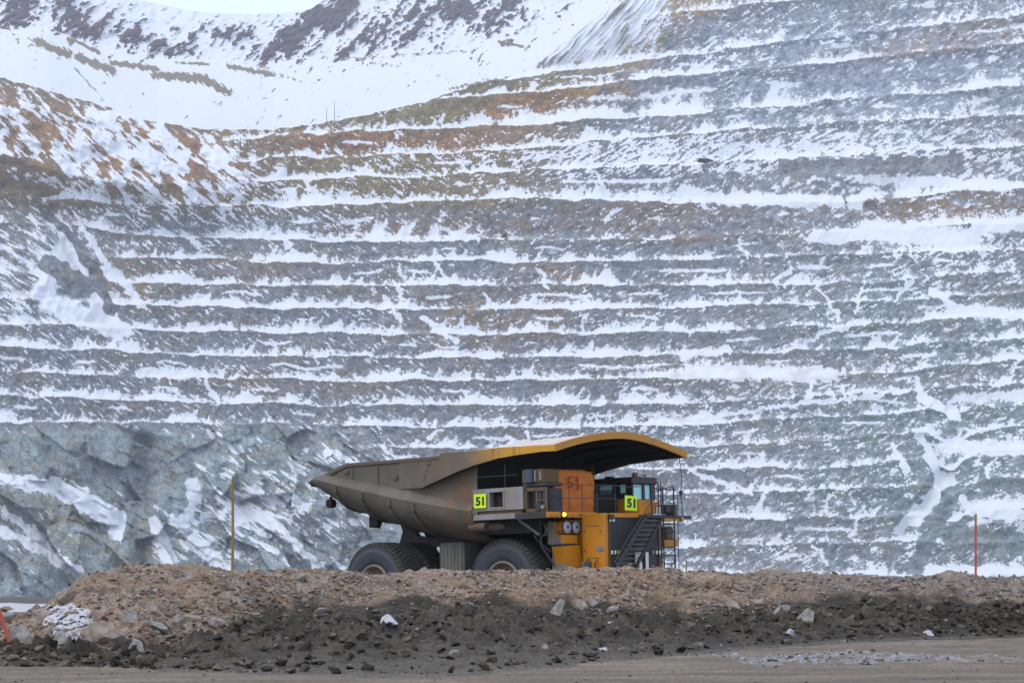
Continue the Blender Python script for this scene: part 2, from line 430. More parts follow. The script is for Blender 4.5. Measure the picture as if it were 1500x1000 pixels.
# depth: benches step back, talus at about 35 degrees, faces steep
D0 = cur([(-400, 1015), (0, 1090), (300, 1130), (700, 1140), (1000, 1120), (1300, 1075), (1500, 1040), (1900, 960)], xs)[None, :]
hsl = np.clip(hs0, 0.15, 0.75)
up_t = np.where(h < hsl, h / hsl * 0.75, 0.75 + (h - hsl) / (1 - hsl) * 0.25)       # share of the set-back already climbed
run = 11.8 * ((NB - 1 - kb - 1) + up_t)
run_s = 11.8 * (NB - 1 - phi)
D = D0 + run * (1 - unb) + run_s * unb
face = sstep(-0.2, -1.0, s)
# rough faces and ribs
ribs = ridged((PX + 0.3 * PY) / 26, PY / 60, 3, 101)
D = D - (1.5 * ribs + 1.1 * fbm(PX / 9, PY / 9, 3, 105) * (0.35 + 0.65 * face) * (1 - .7 * cliff) + 0.7 * ridged(PX / 5, PY / 4, 2, 108) * face * (1 - .8 * cliff))
D = D - 6 * fbm(PX / 150, PY / 110, 3, 110)
c1 = cells((PX + 8 * gn(PX / 40, PY / 40, 5)) / 62, (PY - 0.4 * PX) / 46, 120)
c2 = cells((PX + 3 * gn(PX / 14, PY / 14, 6)) / 21, (PY - 0.5 * PX) / 15, 121)
D = D - cliff * (16 * c1[3] + 14 * c1[1] + 2.5 * c2[3] + 1.5 * c2[1] + 1.2 * fbm(PX / 12, PY / 12, 4, 122))
D = D - spur * (28 + 9 * ridged((PX - 0.6 * PY) / 60, (PY + .2 * PX) / 60, 3, 130)) - left_ch * 9 * ridged((PX - 0.5 * PY) / 50, PY / 70, 3, 133)
D = D + slope_n * 1.5 * sC * 3
for (x0, y0, x1, y1, w, d) in ((72, 316, 160, 455, 24, 10), (212, 650, 205, 840, 26, 13), (1384, 700, 1325, 780, 24, 9), (330, 690, 440, 835, 14, 5), (1350, 640, 1384, 700, 20, 6)):
    D = D + d * sstep(0, 1, seg(PX, PY, x0, y0, x1, y1, w))
V = np.stack([(PX - 750) / FOC * D, D, EYE + (HOR - PY) / FOC * D], -1)
# the ground behind the rim: a strip running back level
back = V[:1].copy(); back[..., 1] += 220; back[..., 0] *= 1.15; back[..., 2] += 4
V = np.concatenate([back, V], 0)
cat1 = lambda a: np.concatenate([a[:1], a], 0)
PXn, PYn = PX, PY

def rock_snow(name, nscale, fine, snowcol=(0.72, 0.735, 0.765)):
    t_ = NT(name); co = t_.co()
    g = t_.noise(co, nscale, 5, 0.65)
    g2 = t_.noise(co, nscale * 0.22, 4, 0.6)
    sn = t_.attr('snow')
    f = t_.math('ADD', sn, t_.math('MULTIPLY', t_.math('SUBTRACT', g, 0.5), fine))
    f = t_.ramp(f, -0.22, 0.30)
    rc = t_.attr('rock_col', 'Color')
    rc = t_.mix(t_.ramp(g, 0.35, 0.68), t_.mix(1.0, rc, (0.62, 0.62, 0.64), 'MULTIPLY'), t_.mix(1.0, rc, (1.28, 1.26, 1.22), 'MULTIPLY'))
    g3 = t_.noise(co, nscale * 2.6, 4, 0.75)
    pw_ = t_.math('ADD', t_.math('ADD', t_.math('MULTIPLY', t_.math('SUBTRACT', g3, 0.5), 3.0), t_.math('MULTIPLY', t_.math('SUBTRACT', g2, 0.5), 1.6)), t_.attr('powder'))
    rc = t_.mix(t_.math('MULTIPLY', t_.ramp(pw_, 0.15, 1.1), 0.50), rc, (0.60, 0.64, 0.70))
    dirt = t_.math('MULTIPLY', t_.ramp(g2, 0.5, 0.75), 0.14)
    scn = t_.mix(dirt, snowcol, (0.50, 0.46, 0.41))
    scn = t_.mix(t_.attr('dust'), scn, (0.48, 0.43, 0.38))
    t_.l(t_.mix(f, rc, scn), t_.b.inputs['Base Color'])
    t_.b.inputs['Roughness'].default_value = 0.9
    t_.b.inputs['Specular IOR Level'].default_value = 0.2
    return t_
mw = rock_snow("pit_rock_and_snow", 0.85, 3.2)
mw.bump(mw.noise(mw.co(), 0.9, 5, 0.7), 0.6, 0.8)
grid_mesh('pit_wall', V, mw.m, attrs={'snow': cat1(s), 'dust': cat1(DUST), 'powder': cat1(POW)}, cols={'rock_col': cat1(col)}, kind='structure',
          label='terraced open pit wall of grey rock benches dusted with snow')

# ------------------------------------------------------------------ SNOWFIELD AND MOUNTAINS
SKY_ = [(-400, -120), (-100, -60), (60, -40), (150, -14), (200, -1), (240, 8), (270, 15), (310, 20), (380, 21), (430, 19), (455, 14), (468, 5), (480, -6), (520, -45), (640, -90), (1400, -90)]
xm = np.arange(-300, 1120, 2.1)
RM = 170
vm = np.linspace(0, 1, RM)[:, None]
top = cur(SKY_, xm)[None, :] + 1.6 * fbm(xm / 14, xm * 0, 4, 7)[None, :]
bot = cur(RIM, xm)[None, :] + 45
MX = np.repeat(xm[None, :], RM, 0); MY = top + (bot - top) * vm
foot = cur([(-300, 20), (0, 46), (70, 50), (130, 70), (230, 88), (300, 90), (400, 98), (500, 92), (600, 84), (700, 76), (790, 62), (840, 20), (1120, -60)], MX)
up = np.maximum(foot - MY, 0)
Dm = 2350 - (MY - foot).clip(0) * 9.0 + up * 6.0
Dm = np.maximum(Dm, 1450)
def mst(ang, lu, lv, seed, o=4):
    a = math.radians(ang)
    u = MX * math.cos(a) + MY * math.sin(a); w = -MX * math.sin(a) + MY * math.cos(a)
    return fbm(u / lu, w / lv, o, seed)
r1 = mst(-48, 42, 14, 201); r2 = mst(-30, 13, 5, 205, 3); r3 = mst(40, 50, 16, 209)
mb = (-0.36 + 0.85 * blob(MX, MY, 28, 15, 34, 34, 20) + 0.75 * blob(MX, MY, 105, 30, 38, 34, 40) + 0.68 * blob(MX, MY, 185, 55, 45, 20, 15) + 0.5 * blob(MX, MY, 262, 72, 40, 16)
      + 0.50 * blob(MX, MY, 335, 45, 50, 14) + 0.95 * blob(MX, MY, 430, 52, 62, 20, -38) + 0.9 * blob(MX, MY, 492, 12, 45, 26, -35) + 0.62 * blob(MX, MY, 610, 30, 130, 36, -20)
      + 0.5 * blob(MX, MY, 740, 12, 50, 36, -50) - .5 * blob(MX, MY, 290, 12, 70, 16))
rk = (r1 * 0.85 + r2 * 0.55 + mb) * sstep(-4, 6, up)
rk = rk + (0.55 * mst(-40, 7, 3.4, 215, 3) + .25 * gn(MX / 2.4, MY / 2.2, 219)) * sstep(-4, 6, up)
sm = 0.9 - rk * 7.5
# spoil heaps poking through the snowfield
hp = 0
for (x0, y0, x1, y1, w, k) in ((55, 62, 100, 80, 11, 1), (100, 55, 145, 78, 5, .9), (115, 84, 165, 104, 12, 1.0), (165, 92, 230, 102, 9, .9), (228, 110, 300, 116, 12, 1.0), (290, 112, 335, 136, 10, 1.0), (335, 97, 400, 110, 9, .8),
                            (258, 92, 305, 94, 4, .8), (108, 98, 150, 145, 2.5, .8), (540, 92, 585, 96, 12, .5), (385, 100, 440, 120, 7, .5), (730, 62, 765, 68, 5, .9), (500, 86, 690, 74, 3, .5), (660, 130, 800, 104, 6, .7)):
    hp = np.maximum(hp, k * seg(MX, MY + 2 * gn(MX / 9, MY / 9, 301), x0, y0, x1, y1, w))
stk = mst(55, 26, 3.2, 311, 3)
heap = hp * 1.9 + stk * 0.8 + .5 * fbm(MX / 6, MY / 4, 3, 321) - 0.70
sm = np.minimum(sm, 0.6 - np.where(hp > 0.02, heap, -1) * 2.4)
sm = np.clip(sm, -2, 2)
mcol = np.ones(MX.shape + (3,)) * C3(0.062, 0.024, 0.026)
mcol = addc(mcol, np.clip(r3 * 1.6 + .1, 0, 1) * .8, (0.125, 0.045, 0.032))
mcol = addc(mcol, np.clip(hp * 5, 0, 1), (0.20, 0.145, 0.065))
mcol = addc(mcol, (1 - sstep(-8, 4, up)), (0.19, 0.165, 0.12))
Dm = Dm - sstep(0, 14, up) * (26 * r1 + 14 * r2 + 30 * rk.clip(0, 1)) - hp * 30 - 22 * fbm(MX / 90, MY / 40, 3, 330) - 2.2 * stk * (hp > .02)
VM = np.stack([(MX - 750) / FOC * Dm, Dm, EYE + (HOR - MY) / FOC * Dm], -1)
bk = VM[:1].copy(); bk[..., 1] += 500; bk[..., 0] *= 1.2; bk[..., 2] -= 120
VM = np.concatenate([bk, VM], 0)
mm = rock_snow("mountain_rock_and_snow", 0.45, 2.6)
mm.bump(mm.noise(mm.co(), 0.25, 5, 0.7), 0.8, 3.0)
grid_mesh('mountain', VM, mm.m, attrs={'snow': cat1(sm), 'dust': cat1(sm * 0), 'powder': cat1(sm * 0 - 1.2)}, cols={'rock_col': cat1(mcol)}, kind='structure',
          label='snowfield and purple brown rocky mountain ridge behind the pit')

# pit floor and the far plain
floor_m = rock_snow("pit_floor_ground", 0.2, 2.0).m
fx_ = np.linspace(-7000, 7000, 60); fy_ = np.concatenate([np.linspace(262, 1300, 20), np.linspace(1500, 9000, 12)])
FV = np.stack(np.meshgrid(fx_, fy_), -1); FV = np.concatenate([FV, np.full(FV.shape[:2] + (1,), -26.0)], -1)
FV[..., 2] += 2 * fbm(FV[..., 0] / 90, FV[..., 1] / 90, 3, 5)
grid_mesh('pit_floor', FV, floor_m, attrs={'snow': 0.5 * fbm(FV[..., 0] / 60, FV[..., 1] / 60, 3, 9), 'dust': FV[..., 0] * 0, 'powder': FV[..., 0] * 0}, cols={'rock_col': np.ones(FV.shape) * C3(.15, .15, .15)}, kind='structure')

# ------------------------------------------------------------------ HAZE
hz = bpy.data.materials.new('thin_mountain_haze'); hz.use_nodes = True
for n in list(hz.node_tree.nodes): hz.node_tree.nodes.remove(n)
ho = hz.node_tree.nodes.new("ShaderNodeOutputMaterial"); hv_ = hz.node_tree.nodes.new("ShaderNodeVolumePrincipled")
hv_.inputs['Color'].default_value = (0.84, 0.91, 1.0, 1); hv_.inputs['Density'].default_value = 0.00010; hv_.inputs['Anisotropy'].default_value = 0.0
hz.node_tree.links.new(hv_.outputs[0], ho.inputs['Volume'])
hx, hy0, hy1, hz0, hz1 = 7100, -90, 9200, -35, 1300
pydata('haze', [(x, y, z) for x in (-hx, hx) for y in (hy0, hy1) for z in (hz0, hz1)], [(0, 1, 3, 2), (4, 6, 7, 5), (0, 4, 5, 1), (2, 3, 7, 6), (0, 2, 6, 4), (1, 5, 7, 3)], hz, kind='stuff', label='thin cold haze filling the pit')

# ------------------------------------------------------------------ FOREGROUND TERRAIN
fxp = np.concatenate([np.arange(-1000, -120, 9.0), np.arange(-120, 1620, 1.75), np.arange(1625, 2500, 9.0)])
crest_px = cur([(-190, 904), (-60, 901), (0, 899), (40, 895), (62, 890), (82, 876), (98, 862), (112, 848), (130, 841), (170, 836), (205, 833), (232, 828), (300, 829), (340, 832), (400, 838), (470, 839), (560, 840), (700, 840), (780, 836),
                (850, 834), (930, 833), (970, 831), (985, 832), (1000, 835), (1080, 839), (1200, 840), (1300, 843), (1400, 845), (1500, 846), (1690, 848)], fxp)
Yc = cur([(-190, 46), (0, 49.5), (300, 54), (500, 58.5), (750, 63.5), (1000, 66), (1500, 69), (1690, 70)], fxp)
mud_px = cur([(-190, 968), (0, 966), (100, 960), (200, 963), (255, 958), (330, 932), (400, 912), (450, 903), (500, 895), (600, 893), (700, 890), (800, 894), (900, 904), (1000, 906), (1100, 902), (1180, 886), (1300, 884), (1400, 886), (1500, 890), (1690, 893)], fxp)
Ym = cur([(-190, 40), (0, 41), (200, 42), (300, 46), (400, 51), (500, 54), (750, 59), (1000, 61), (1500, 65), (1690, 66)], fxp)
road_px = cur([(-190, 972), (0, 974), (200, 978), (400, 986), (560, 990), (700, 985), (800, 977), (900, 967), (1000, 958), (1100, 947), (1200, 941), (1300, 936), (1400, 933), (1500, 930), (1690, 928)], fxp)
crest_px = crest_px + 3.6
zc = EYE - (crest_px - HOR) / FOC * Yc
zm = EYE - (mud_px - HOR) / FOC * Ym
Yr = 1.66 * FOC / (road_px - HOR)
Yr = np.minimum(Yr, Ym - 1.0)

def fan(Y):
    return (fxp[None, :] - 750) / FOC * Y
# berm
rows = np.concatenate([np.linspace(-0.12, 0.0, 6)[:-1], np.linspace(0, 1, 96), 1 + np.linspace(0.02, 1.0, 34)])[:, None]
Yb = np.where(rows <= 1, Ym + (Yc - Ym) * rows, Yc + (rows - 1) * 5.2)
Xb = fan(Yb)
tt = np.clip(rows, 0, 1)
prof = tt ** 0.85 * 0.75 + 0.25 * sstep(0, 1, tt)
Zb = zm + (zc - zm) * prof
bk_ = np.clip((rows - 1.25) / 0.75, 0, 1)
Zb = np.where(rows > 1, zc - 0.10 * (rows - 1) * 2 - (zc + 0.2) * bk_ ** 1.2, Zb)
Zb = np.where(rows < 0, zm + rows * 3.5, Zb)
env = sstep(0, 0.12, rows) * 1.0
k1 = cells(Xb / 0.75 + .3 * gn(Xb, Yb, 1), Yb / 0.75 + Zb, 401)
k2 = cells(Xb / 0.28, Yb / 0.28 + 2 * Zb, 402)
k3 = cells(Xb / 0.12, Yb / 0.12 + 3 * Zb, 403)
rocky = np.clip(0.42 + 1.9 * fbm(Xb / 2.2, Yb / 2.2, 3, 410) + .3 * (1 - sstep(300, 420, np.repeat(fxp[None, :], len(rows), 0))) * (rows < .5), 0.06, 1)
crestdamp = 1 - 0.55 * np.exp(-((rows - 1) / 0.12) ** 2)
Zb = Zb + env * crestdamp * (0.28 * fbm(Xb / 2.6, Yb / 3.2, 3, 404) + 0.20 * ridged((Xb - .45 * Yb) / 1.1, (Yb + Zb) / 3.4, 4, 405)
                             + rocky * (0.10 * (0.5 - k1[0]) + 0.09 * (k1[1] - .4) * (k1[2] > 0.06) + 0.055 * (k2[1] - .3) + 0.05 * k2[3]) + 0.022 * k3[1] + 0.02 * gn(Xb / .07, Yb / .07, 406))
bcol = np.ones(Xb.shape + (3,)) * C3(0.235, 0.152, 0.094)
bnz = fbm(Xb / 1.4, Yb / 1.4, 3, 420)
bcol = addc(bcol, np.clip(bnz * 1.3 + 0.15, 0, 1) * .8, (0.29, 0.215, 0.15))
bcol = addc(bcol, np.clip(fbm(Xb / 3.2, Yb / 1.2, 3, 424) * 1.6 - .1, 0, 1) * .7, (0.085, 0.055, 0.036))
pxb = np.repeat(fxp[None, :], len(rows), 0)
bcol = bcol * C3(.90, .90, .88)
bcol = addc(bcol, sstep(1060, 1240, pxb) * np.clip(.8 + bnz * .5, 0, 1) * .85, (0.135, 0.120, 0.104))
bcol = addc(bcol, sstep(330, 420, pxb) * (1 - sstep(600, 700, pxb)) * np.clip(.55 + bnz, 0, 1) * .5, (0.19, 0.165, 0.14))
bcol = addc(bcol, np.clip(rocky * (k1[1] - .35) * 1.6, 0, 1) * .55, (0.29, 0.26, 0.235))
bcol = addc(bcol, np.clip(k2[1] - .5, 0, 1) * 1.1, (0.12, 0.085, 0.065))
bcol = addc(bcol, np.clip((k3[1] - .55) * 2, 0, 1) * .7, (0.33, 0.28, 0.24))
bcol = addc(bcol, np.clip(1.4 - rows / (0.15 + .22 * np.clip(fbm(Xb / 2.8, Yb / 9, 3, 431) + .35, 0, 1)) + 1.3 * bnz, 0, 1) * sstep(300, 430, pxb), (0.050, 0.041, 0.030))

def dirt(name, rough=0.95, sc_=14, bs=0.6, bd=0.03, amp=0.5, spec=0.2):
    t_ = NT(name); co = t_.co()
    a = t_.noise(co, sc_, 6, 0.7); b = t_.noise(co, sc_ * 3.5, 3, 0.7)
    cc = t_.attr('dirt_col', 'Color')
    cc = t_.mix(t_.ramp(a, 0.32, 0.68), t_.mix(1.0, cc, (1 - amp,) * 3, 'MULTIPLY'), t_.mix(1.0, cc, (1 + amp, 1 + amp * .96, 1 + amp * .9), 'MULTIPLY'))
    cc = t_.mix(t_.math('MULTIPLY', t_.ramp(b, 0.62, 0.72), 0.4), cc, t_.mix(1.0, cc, (1.9, 1.85, 1.8), 'MULTIPLY'))
    t_.l(cc, t_.b.inputs['Base Color'])
    t_.b.inputs['Roughness'].default_value = rough; t_.b.inputs['Specular IOR Level'].default_value = spec
    t_.bump(t_.math('ADD', a, t_.math('MULTIPLY', b, 0.4)), bs, bd)
    return t_.m
berm_v = np.stack([Xb, Yb, Zb], -1)
grid_mesh('berm', berm_v, dirt('berm_rubble_soil'), cols={'dirt_col': bcol}, kind='structure', label='long berm of pinkish tan broken rock along the road edge')

# churned mud bank between road and berm
rm = np.concatenate([np.linspace(-0.1, 0, 5)[:-1], np.linspace(0, 1, 118), [1.06]])[:, None]
Yu = Yr + (Ym - Yr) * rm
Xu = fan(Yu)
tm = np.clip(rm, 0, 1)
ppx = np.repeat(fxp[None, :], len(rm), 0)
Zu = 0.02 + (zm - 0.02) * (0.55 * tm + 0.45 * tm ** 2.2)
e2 = sstep(0.02, 0.3, rm)
lump = 0.30 * fbm(Xu / 1.9, Yu / 1.9, 4, 501) + 0.22 * ridged(Xu / 0.8, Yu / 1.0, 4, 503)
kk1 = cells(Xu / 0.42 + .4 * gn(Xu * 1.5, Yu * 1.5, 2), Yu / 0.5, 505); kk2 = cells(Xu / 0.17, Yu / 0.2, 506)
win = np.exp(-((tm - 0.62) / 0.2) ** 2)                       # the windrow of clods part way up
Zu = Zu + e2 * (lump * (0.45 + .75 * win) + 0.20 * win * (0.55 + fbm(Xu / 2.5, Yu * 0 + 2, 2, 507)) + (0.26 * (0.6 - kk1[0]) + 0.12 * (0.5 - kk2[0]) + 0.04 * ridged(Xu / .13, Yu / .16, 2, 508)) * (.4 + .8 * win))
Zu = Zu + (0.012 * fbm(Xu / .3, Yu / 1.2, 3, 509)) - 0.25 * (rm > 1) - 0.1 * (rm < 0)
ucol = np.ones(Xu.shape + (3,)) * C3(0.034, 0.026, 0.017)
un = fbm(Xu / 1.2, Yu / 2.2, 4, 520)
ucol = addc(ucol, np.clip(un * 1.5, 0, 1) * .8, (0.085, 0.067, 0.045))
ucol = addc(ucol, np.clip(-un * 1.5, 0, 1) * .7, (0.024, 0.019, 0.014))
ucol = addc(ucol, (1 - sstep(0.10, 0.42, tm + .22 * fbm(Xu / 3.5, Yu / .8, 3, 531))) * (1 - sstep(900, 1050, ppx)) * .75, (0.098, 0.082, 0.060))
ucol = addc(ucol, (1 - sstep(0.0, 0.10, tm + .08 * un)) * .7, (0.125, 0.112, 0.094))
ucol = addc(ucol, np.clip((kk1[1] - .45) * 2, 0, 1) * (.25 + .6 * win), (0.105, 0.088, 0.065))  # lighter cells, mostly on the windrow: lit clod tops put into the colour
ucol = addc(ucol, np.clip((kk2[1] - .5) * 2, 0, 1) * .55, (0.026, 0.024, 0.02))  # random dark cells: crevice shade put into the colour
mud_v = np.stack([Xu, Yu, Zu], -1)
grid_mesh('mud', mud_v, dirt('churned_mud', 0.8, 10, 0.8, 0.04, 0.45, 0.3), cols={'dirt_col': ucol}, kind='structure', label='bank of dark churned mud between the road and the berm')

# haul road
rr = np.linspace(0, 1, 110)[:, None]
y0 = 20.0
Yv = 1.0 / (1.0 / y0 + (1.0 / (Yr + 1.2) - 1.0 / y0) * rr)
Xv = fan(Yv)
Zv = 0.05 * fbm(Xv / 3.0, Yv / 1.3, 3, 601) + 0.035 * ridged(Xv / 3.2, Yv / 0.5, 4, 603) + .02 * ridged(Xv / .3, Yv / .25, 2, 604) * np.clip(fbm(Xv / 3, Yv / .8, 2, 605) * 2, 0, 1) + 0.012 * fbm(Xv / .35, Yv / .35, 3, 606)
Zv = Zv - 0.10 * sstep(0.97, 1.0, rr)
vn = fbm(Xv / 5, Yv / 0.9, 4, 610); vn2 = fbm(Xv / 1.2, Yv / .6, 4, 614)
vcol = np.ones(Xv.shape + (3,)) * C3(0.150, 0.120, 0.086)
vcol = addc(vcol, np.clip(vn * 1.6, 0, 1) * .8, (0.225, 0.190, 0.145))
vcol = addc(vcol, np.clip(-vn * 1.7 - .05, 0, 1) * .85, (0.095, 0.084, 0.070))
vcol = addc(vcol, np.clip(vn2 * 1.5 - .25, 0, 1) * .7, (0.10, 0.09, 0.078))
vpx = np.repeat(fxp[None, :], 110, 0); vpy = HOR + EYE * FOC / Yv
frost = np.clip(seg(vpx, vpy * 6, 1130, 967 * 6, 1260, 962 * 6, 90) * 1.4 + seg(vpx, vpy * 6, 1250, 963 * 6, 1500, 966 * 6, 70) + seg(vpx, vpy * 6, 1000, 960 * 6, 1040, 958 * 6, 50), 0, 1)
frost = sstep(0.35, 0.8, frost * (.6 + vn2 + .5 * gn(Xv / .25, Yv / .5, 66)))
vcol = addc(vcol, frost * .55, (0.36, 0.36, 0.38))
road_v = np.stack([Xv, Yv, Zv], -1)
grid_mesh('haul_road', road_v, dirt('road_gravel', 0.9, 9, 0.5, 0.02, 0.28, 0.25), cols={'dirt_col': vcol}, kind='structure', label='packed grey brown dirt haul road across the foreground')

# ground sheet under and beyond everything near
gx = np.linspace(-700, 700, 141); gy = np.concatenate([np.linspace(-60, 30, 8), np.linspace(33, 262, 60)])
GX, GY = np.meshgrid(gx, gy)
GZ = -0.14 + 0.0 * GX + 0.5 * sstep(225, 250, GY) * (0.9 + .6 * gn(GX / 9, GY / 30, 3)) - 27 * sstep(258, 262, GY)
gcol = np.ones(GX.shape + (3,)) * C3(0.085, 0.078, 0.068)
gcol = addc(gcol, np.clip(fbm(GX / 12, GY / 12, 3, 701) * 1.5, 0, 1) * .7, (0.15, 0.135, 0.115))
grid_mesh('ground', np.stack([GX, GY, GZ], -1), dirt('ground_dirt', 0.9, 2.0, 0.4, 0.05, 0.3), cols={'dirt_col': gcol}, kind='structure')

# ------------------------------------------------------------------ ROCKS
def hull(n, sx, sy, sz, seed):
    rnd = random.Random(seed)
    bm = bmesh.new()
    for i in range(n):
        a = rnd.uniform(0, 2 * math.pi); zz = rnd.uniform(-1, 1); r = (1 - zz * zz) ** 0.5
        k = rnd.uniform(0.78, 1.0)
        p = Vector((r * math.cos(a), r * math.sin(a), zz)) * k
        p = Vector((max(-.8, min(.8, p.x)), max(-.82, min(.82, p.y)), max(-.75, min(.75, p.z))))   # flat cleaved sides
        bm.verts.new((p.x * sx, p.y * sy, p.z * sz))
    bmesh.ops.convex_hull(bm, input=bm.verts)
    for v_ in [v_ for v_ in bm.verts if not v_.link_faces]: bm.verts.remove(v_)
    bmesh.ops.dissolve_limit(bm, angle_limit=math.radians(9), verts=bm.verts, edges=bm.edges)
    bmesh.ops.triangulate(bm, faces=bm.faces)
    bm.verts.index_update()
    V_ = np.array([v_.co[:] for v_ in bm.verts]); F_ = [[v_.index for v_ in f.verts] for f in bm.faces]
    bm.free()
    return V_, F_
HULLS = [hull(random.choice((11, 13, 16)), 1, random.uniform(.6, .95), random.uniform(.4, .75), 100 + i) for i in range(14)]
BIGH = [hull(15, 1, random.uniform(.7, .9), random.uniform(.55, .8), 300 + i) for i in range(8)]

def rock_material(name, attr=None, base=None, amp=0.35):
    t_ = NT(name); co = t_.co()
    a = t_.noise(co, 5 if attr is None else 16, 5, 0.65)
    if attr: cc = t_.attr(attr, 'Color')
    else:
        oi = t_.n("ShaderNodeObjectInfo")
        cr = t_.n("ShaderNodeValToRGB")
        el = cr.color_ramp.elements
        el[0].position = 0; el[0].color = (*base[0], 1); el[1].position = 1; el[1].color = (*base[-1], 1)
        for i, c in enumerate(base[1:-1]):
            e = cr.color_ramp.elements.new((i + 1) / (len(base) - 1)); e.color = (*c, 1)
        t_.l(oi.outputs['Random'], cr.inputs[0]); cc = cr.outputs[0]
    cc = t_.mix(t_.ramp(a, 0.3, 0.7), t_.mix(1.0, cc, (1 - amp,) * 3, 'MULTIPLY'), t_.mix(1.0, cc, (1 + amp,) * 3, 'MULTIPLY'))
    t_.l(cc, t_.b.inputs['Base Color']); t_.b.inputs['Roughness'].default_value = 0.9
    t_.b.inputs['Specular IOR Level'].default_value = 0.2
    t_.bump(a, 0.5, 0.03)
    return t_.m

def rot3(rnd):
    return np.array(Matrix.Rotation(rnd.uniform(0, 6.28), 3, 'Z') @ Matrix.Rotation(rnd.uniform(-.7, .7), 3, 'X') @ Matrix.Rotation(rnd.uniform(-.7, .7), 3, 'Y'))

def scatter(name, grid, n, rfun, palette, seed, mat, pick, label, sink=0.25):
    rnd = random.Random(seed)
    VV = []; FF = []; CC = []; off = 0
    R_, K_ = grid.shape[:2]
    made = 0
    while made < n:
        i = rnd.randrange(R_); j = rnd.randrange(K_)
        if not pick(i, j, rnd): continue
        r = rfun(rnd)
        hv, hf = HULLS[rnd.randrange(len(HULLS))]
        p = grid[i, j]
        w = hv @ rot3(rnd).T * r * np.array([1, 1, rnd.uniform(.7, 1.1)]) + p + np.array([rnd.uniform(-.04, .04), rnd.uniform(-.04, .04), r * sink])
        VV.append(w); FF += [[a + off for a in f] for f in hf]
        c = np.array(palette[rnd.randrange(len(palette))]) * rnd.uniform(.75, 1.25)
        CC.append(np.repeat(c[None], len(w), 0)); off += len(w); made += 1
    VV = np.concatenate(VV); CC = np.concatenate(CC)
    me = bpy.data.meshes.new(name); me.from_pydata(VV.tolist(), [], FF)
    at = me.attributes.new('stone_col', 'FLOAT_COLOR', 'POINT')
    at.data.foreach_set('color', np.concatenate([CC, np.ones((len(CC), 1))], 1).astype(np.float32).ravel())
    me.materials.append(mat)
    return link(bpy.data.objects.new(name, me), kind='stuff', label=label, cat=None)

stone_m = rock_material('loose_stone', 'stone_col')
PAL_B = [(.23, .165, .12), (.26, .205, .16), (.19, .12, .08), (.22, .195, .165), (.12, .09, .066), (.29, .25, .21), (.16, .145, .122), (.25, .15, .09)]
PAL_G = [(.19, .175, .155), (.25, .235, .215), (.14, .125, .11), (.28, .26, .235), (.17, .14, .115)]
PAL_M = [(.045, .036, .025), (.080, .066, .047), (.120, .102, .076), (.030, .024, .017), (.065, .052, .036)]
zone = fbm(fxp[None, :] / 60 + rows * 0, rows * 3 + fxp[None, :] / 500, 3, 801)
def pick_berm(i, j, rnd):
    return 3 < i < 118 and rnd.random() < (.04 + 1.3 * rocky[min(i, 100), j]) * 0.5 and rnd.random() < 0.3 + max(0, 0.9 * zone[i, j] + .35) * (1.25 - min(1, rows[i, 0])) and not (rows[i, 0] < .15 and fxp[j] > 420 and rnd.random() < .7)
pw = lambda lo, hi, e=2.0: (lambda rnd: lo * (hi / lo) ** (rnd.random() ** e))
scatter('rubble', berm_v[:, :], 8500, pw(.028, .13, 1.6), PAL_B, 11, stone_m, lambda i, j, r: pick_berm(i, j, r) and not (fxp[j] > 1130 and r.random() < .75), 'small broken stones strewn over the berm face')
scatter('grey_rubble', berm_v, 2600, pw(.028, .13, 1.6), PAL_G, 12, stone_m, lambda i, j, r: pick_berm(i, j, r) and fxp[j] > 1080 - 160 * r.random(), 'small grey broken stones over the right part of the berm')
scatter('mud_clods', mud_v, 8500, pw(.018, .22, 2.4), PAL_M, 13, stone_m, lambda i, j, r: 6 < i < 118 and r.random() < .25 + win[i, 0] and not (fxp[j] < 330 and i > 60), 'clods of dark mud on the bank')
scatter('loose_gravel', mud_v, 520, pw(.02, .085, 1.6), PAL_G + [(.34, .33, .32)], 14, stone_m, lambda i, j, r: 3 < i < 118, 'pale loose pebbles on the mud')
scatter('road_gravel', road_v, 700, pw(.012, .05, 2), PAL_G + PAL_M, 15, stone_m, lambda i, j, r: i > 40, 'small loose pebbles on the haul road')

fz = frost
scatter('frosted_clods', road_v, 420, pw(.02, .10, 2), [(.22, .21, .22), (.17, .155, .145), (.07, .06, .05), (.30, .30, .33)], 16, stone_m, lambda i, j, r: fz[i, j] > .25 or (fz[i, j] > .05 and r.random() < .15), 'frost covered lumps of dirt along a wheel track on the road')
def surf(px, py):
    """point of the near terrain seen at a photo pixel"""
    j = int(np.argmin(np.abs(fxp - px)))
    best = None
    for g in (road_v, mud_v, berm_v[:102]):
        yy = HOR - (g[:, j, 2] - EYE) / g[:, j, 1] * FOC
        i = int(np.argmin(np.abs(yy - py)))
        if best is None or abs(yy[i] - py) < best[0]: best = (abs(yy[i] - py), g[i, j])
    return best[1].copy()

def rock_mesh(hid, sx, sy, sz, big=True, peak=0.0):
    hv, hf = (BIGH if big else HULLS)[hid % (8 if big else 14)]
    if peak: hv = hv * np.stack([1 - peak * np.clip(hv[:, 2] + .3, 0, 1.2)] * 2 + [hv[:, 2] * 0 + 1.15], 1)
    me = bpy.data.meshes.new('rock')
    me.from_pydata([(a * sx, b * sy, c * sz) for a, b, c in hv.tolist()], [], hf)
    return me
m_pale = rock_material('pale_rock', base=[(.50, .50, .54), (.42, .42, .44)], amp=.2)
m_grey = rock_material('grey_rock', base=[(.20, .19, .175), (.27, .255, .235), (.23, .225, .21)])
m_pink = rock_material('pink_rock', base=[(.27, .21, .17), (.25, .20, .165), (.30, .25, .21)])
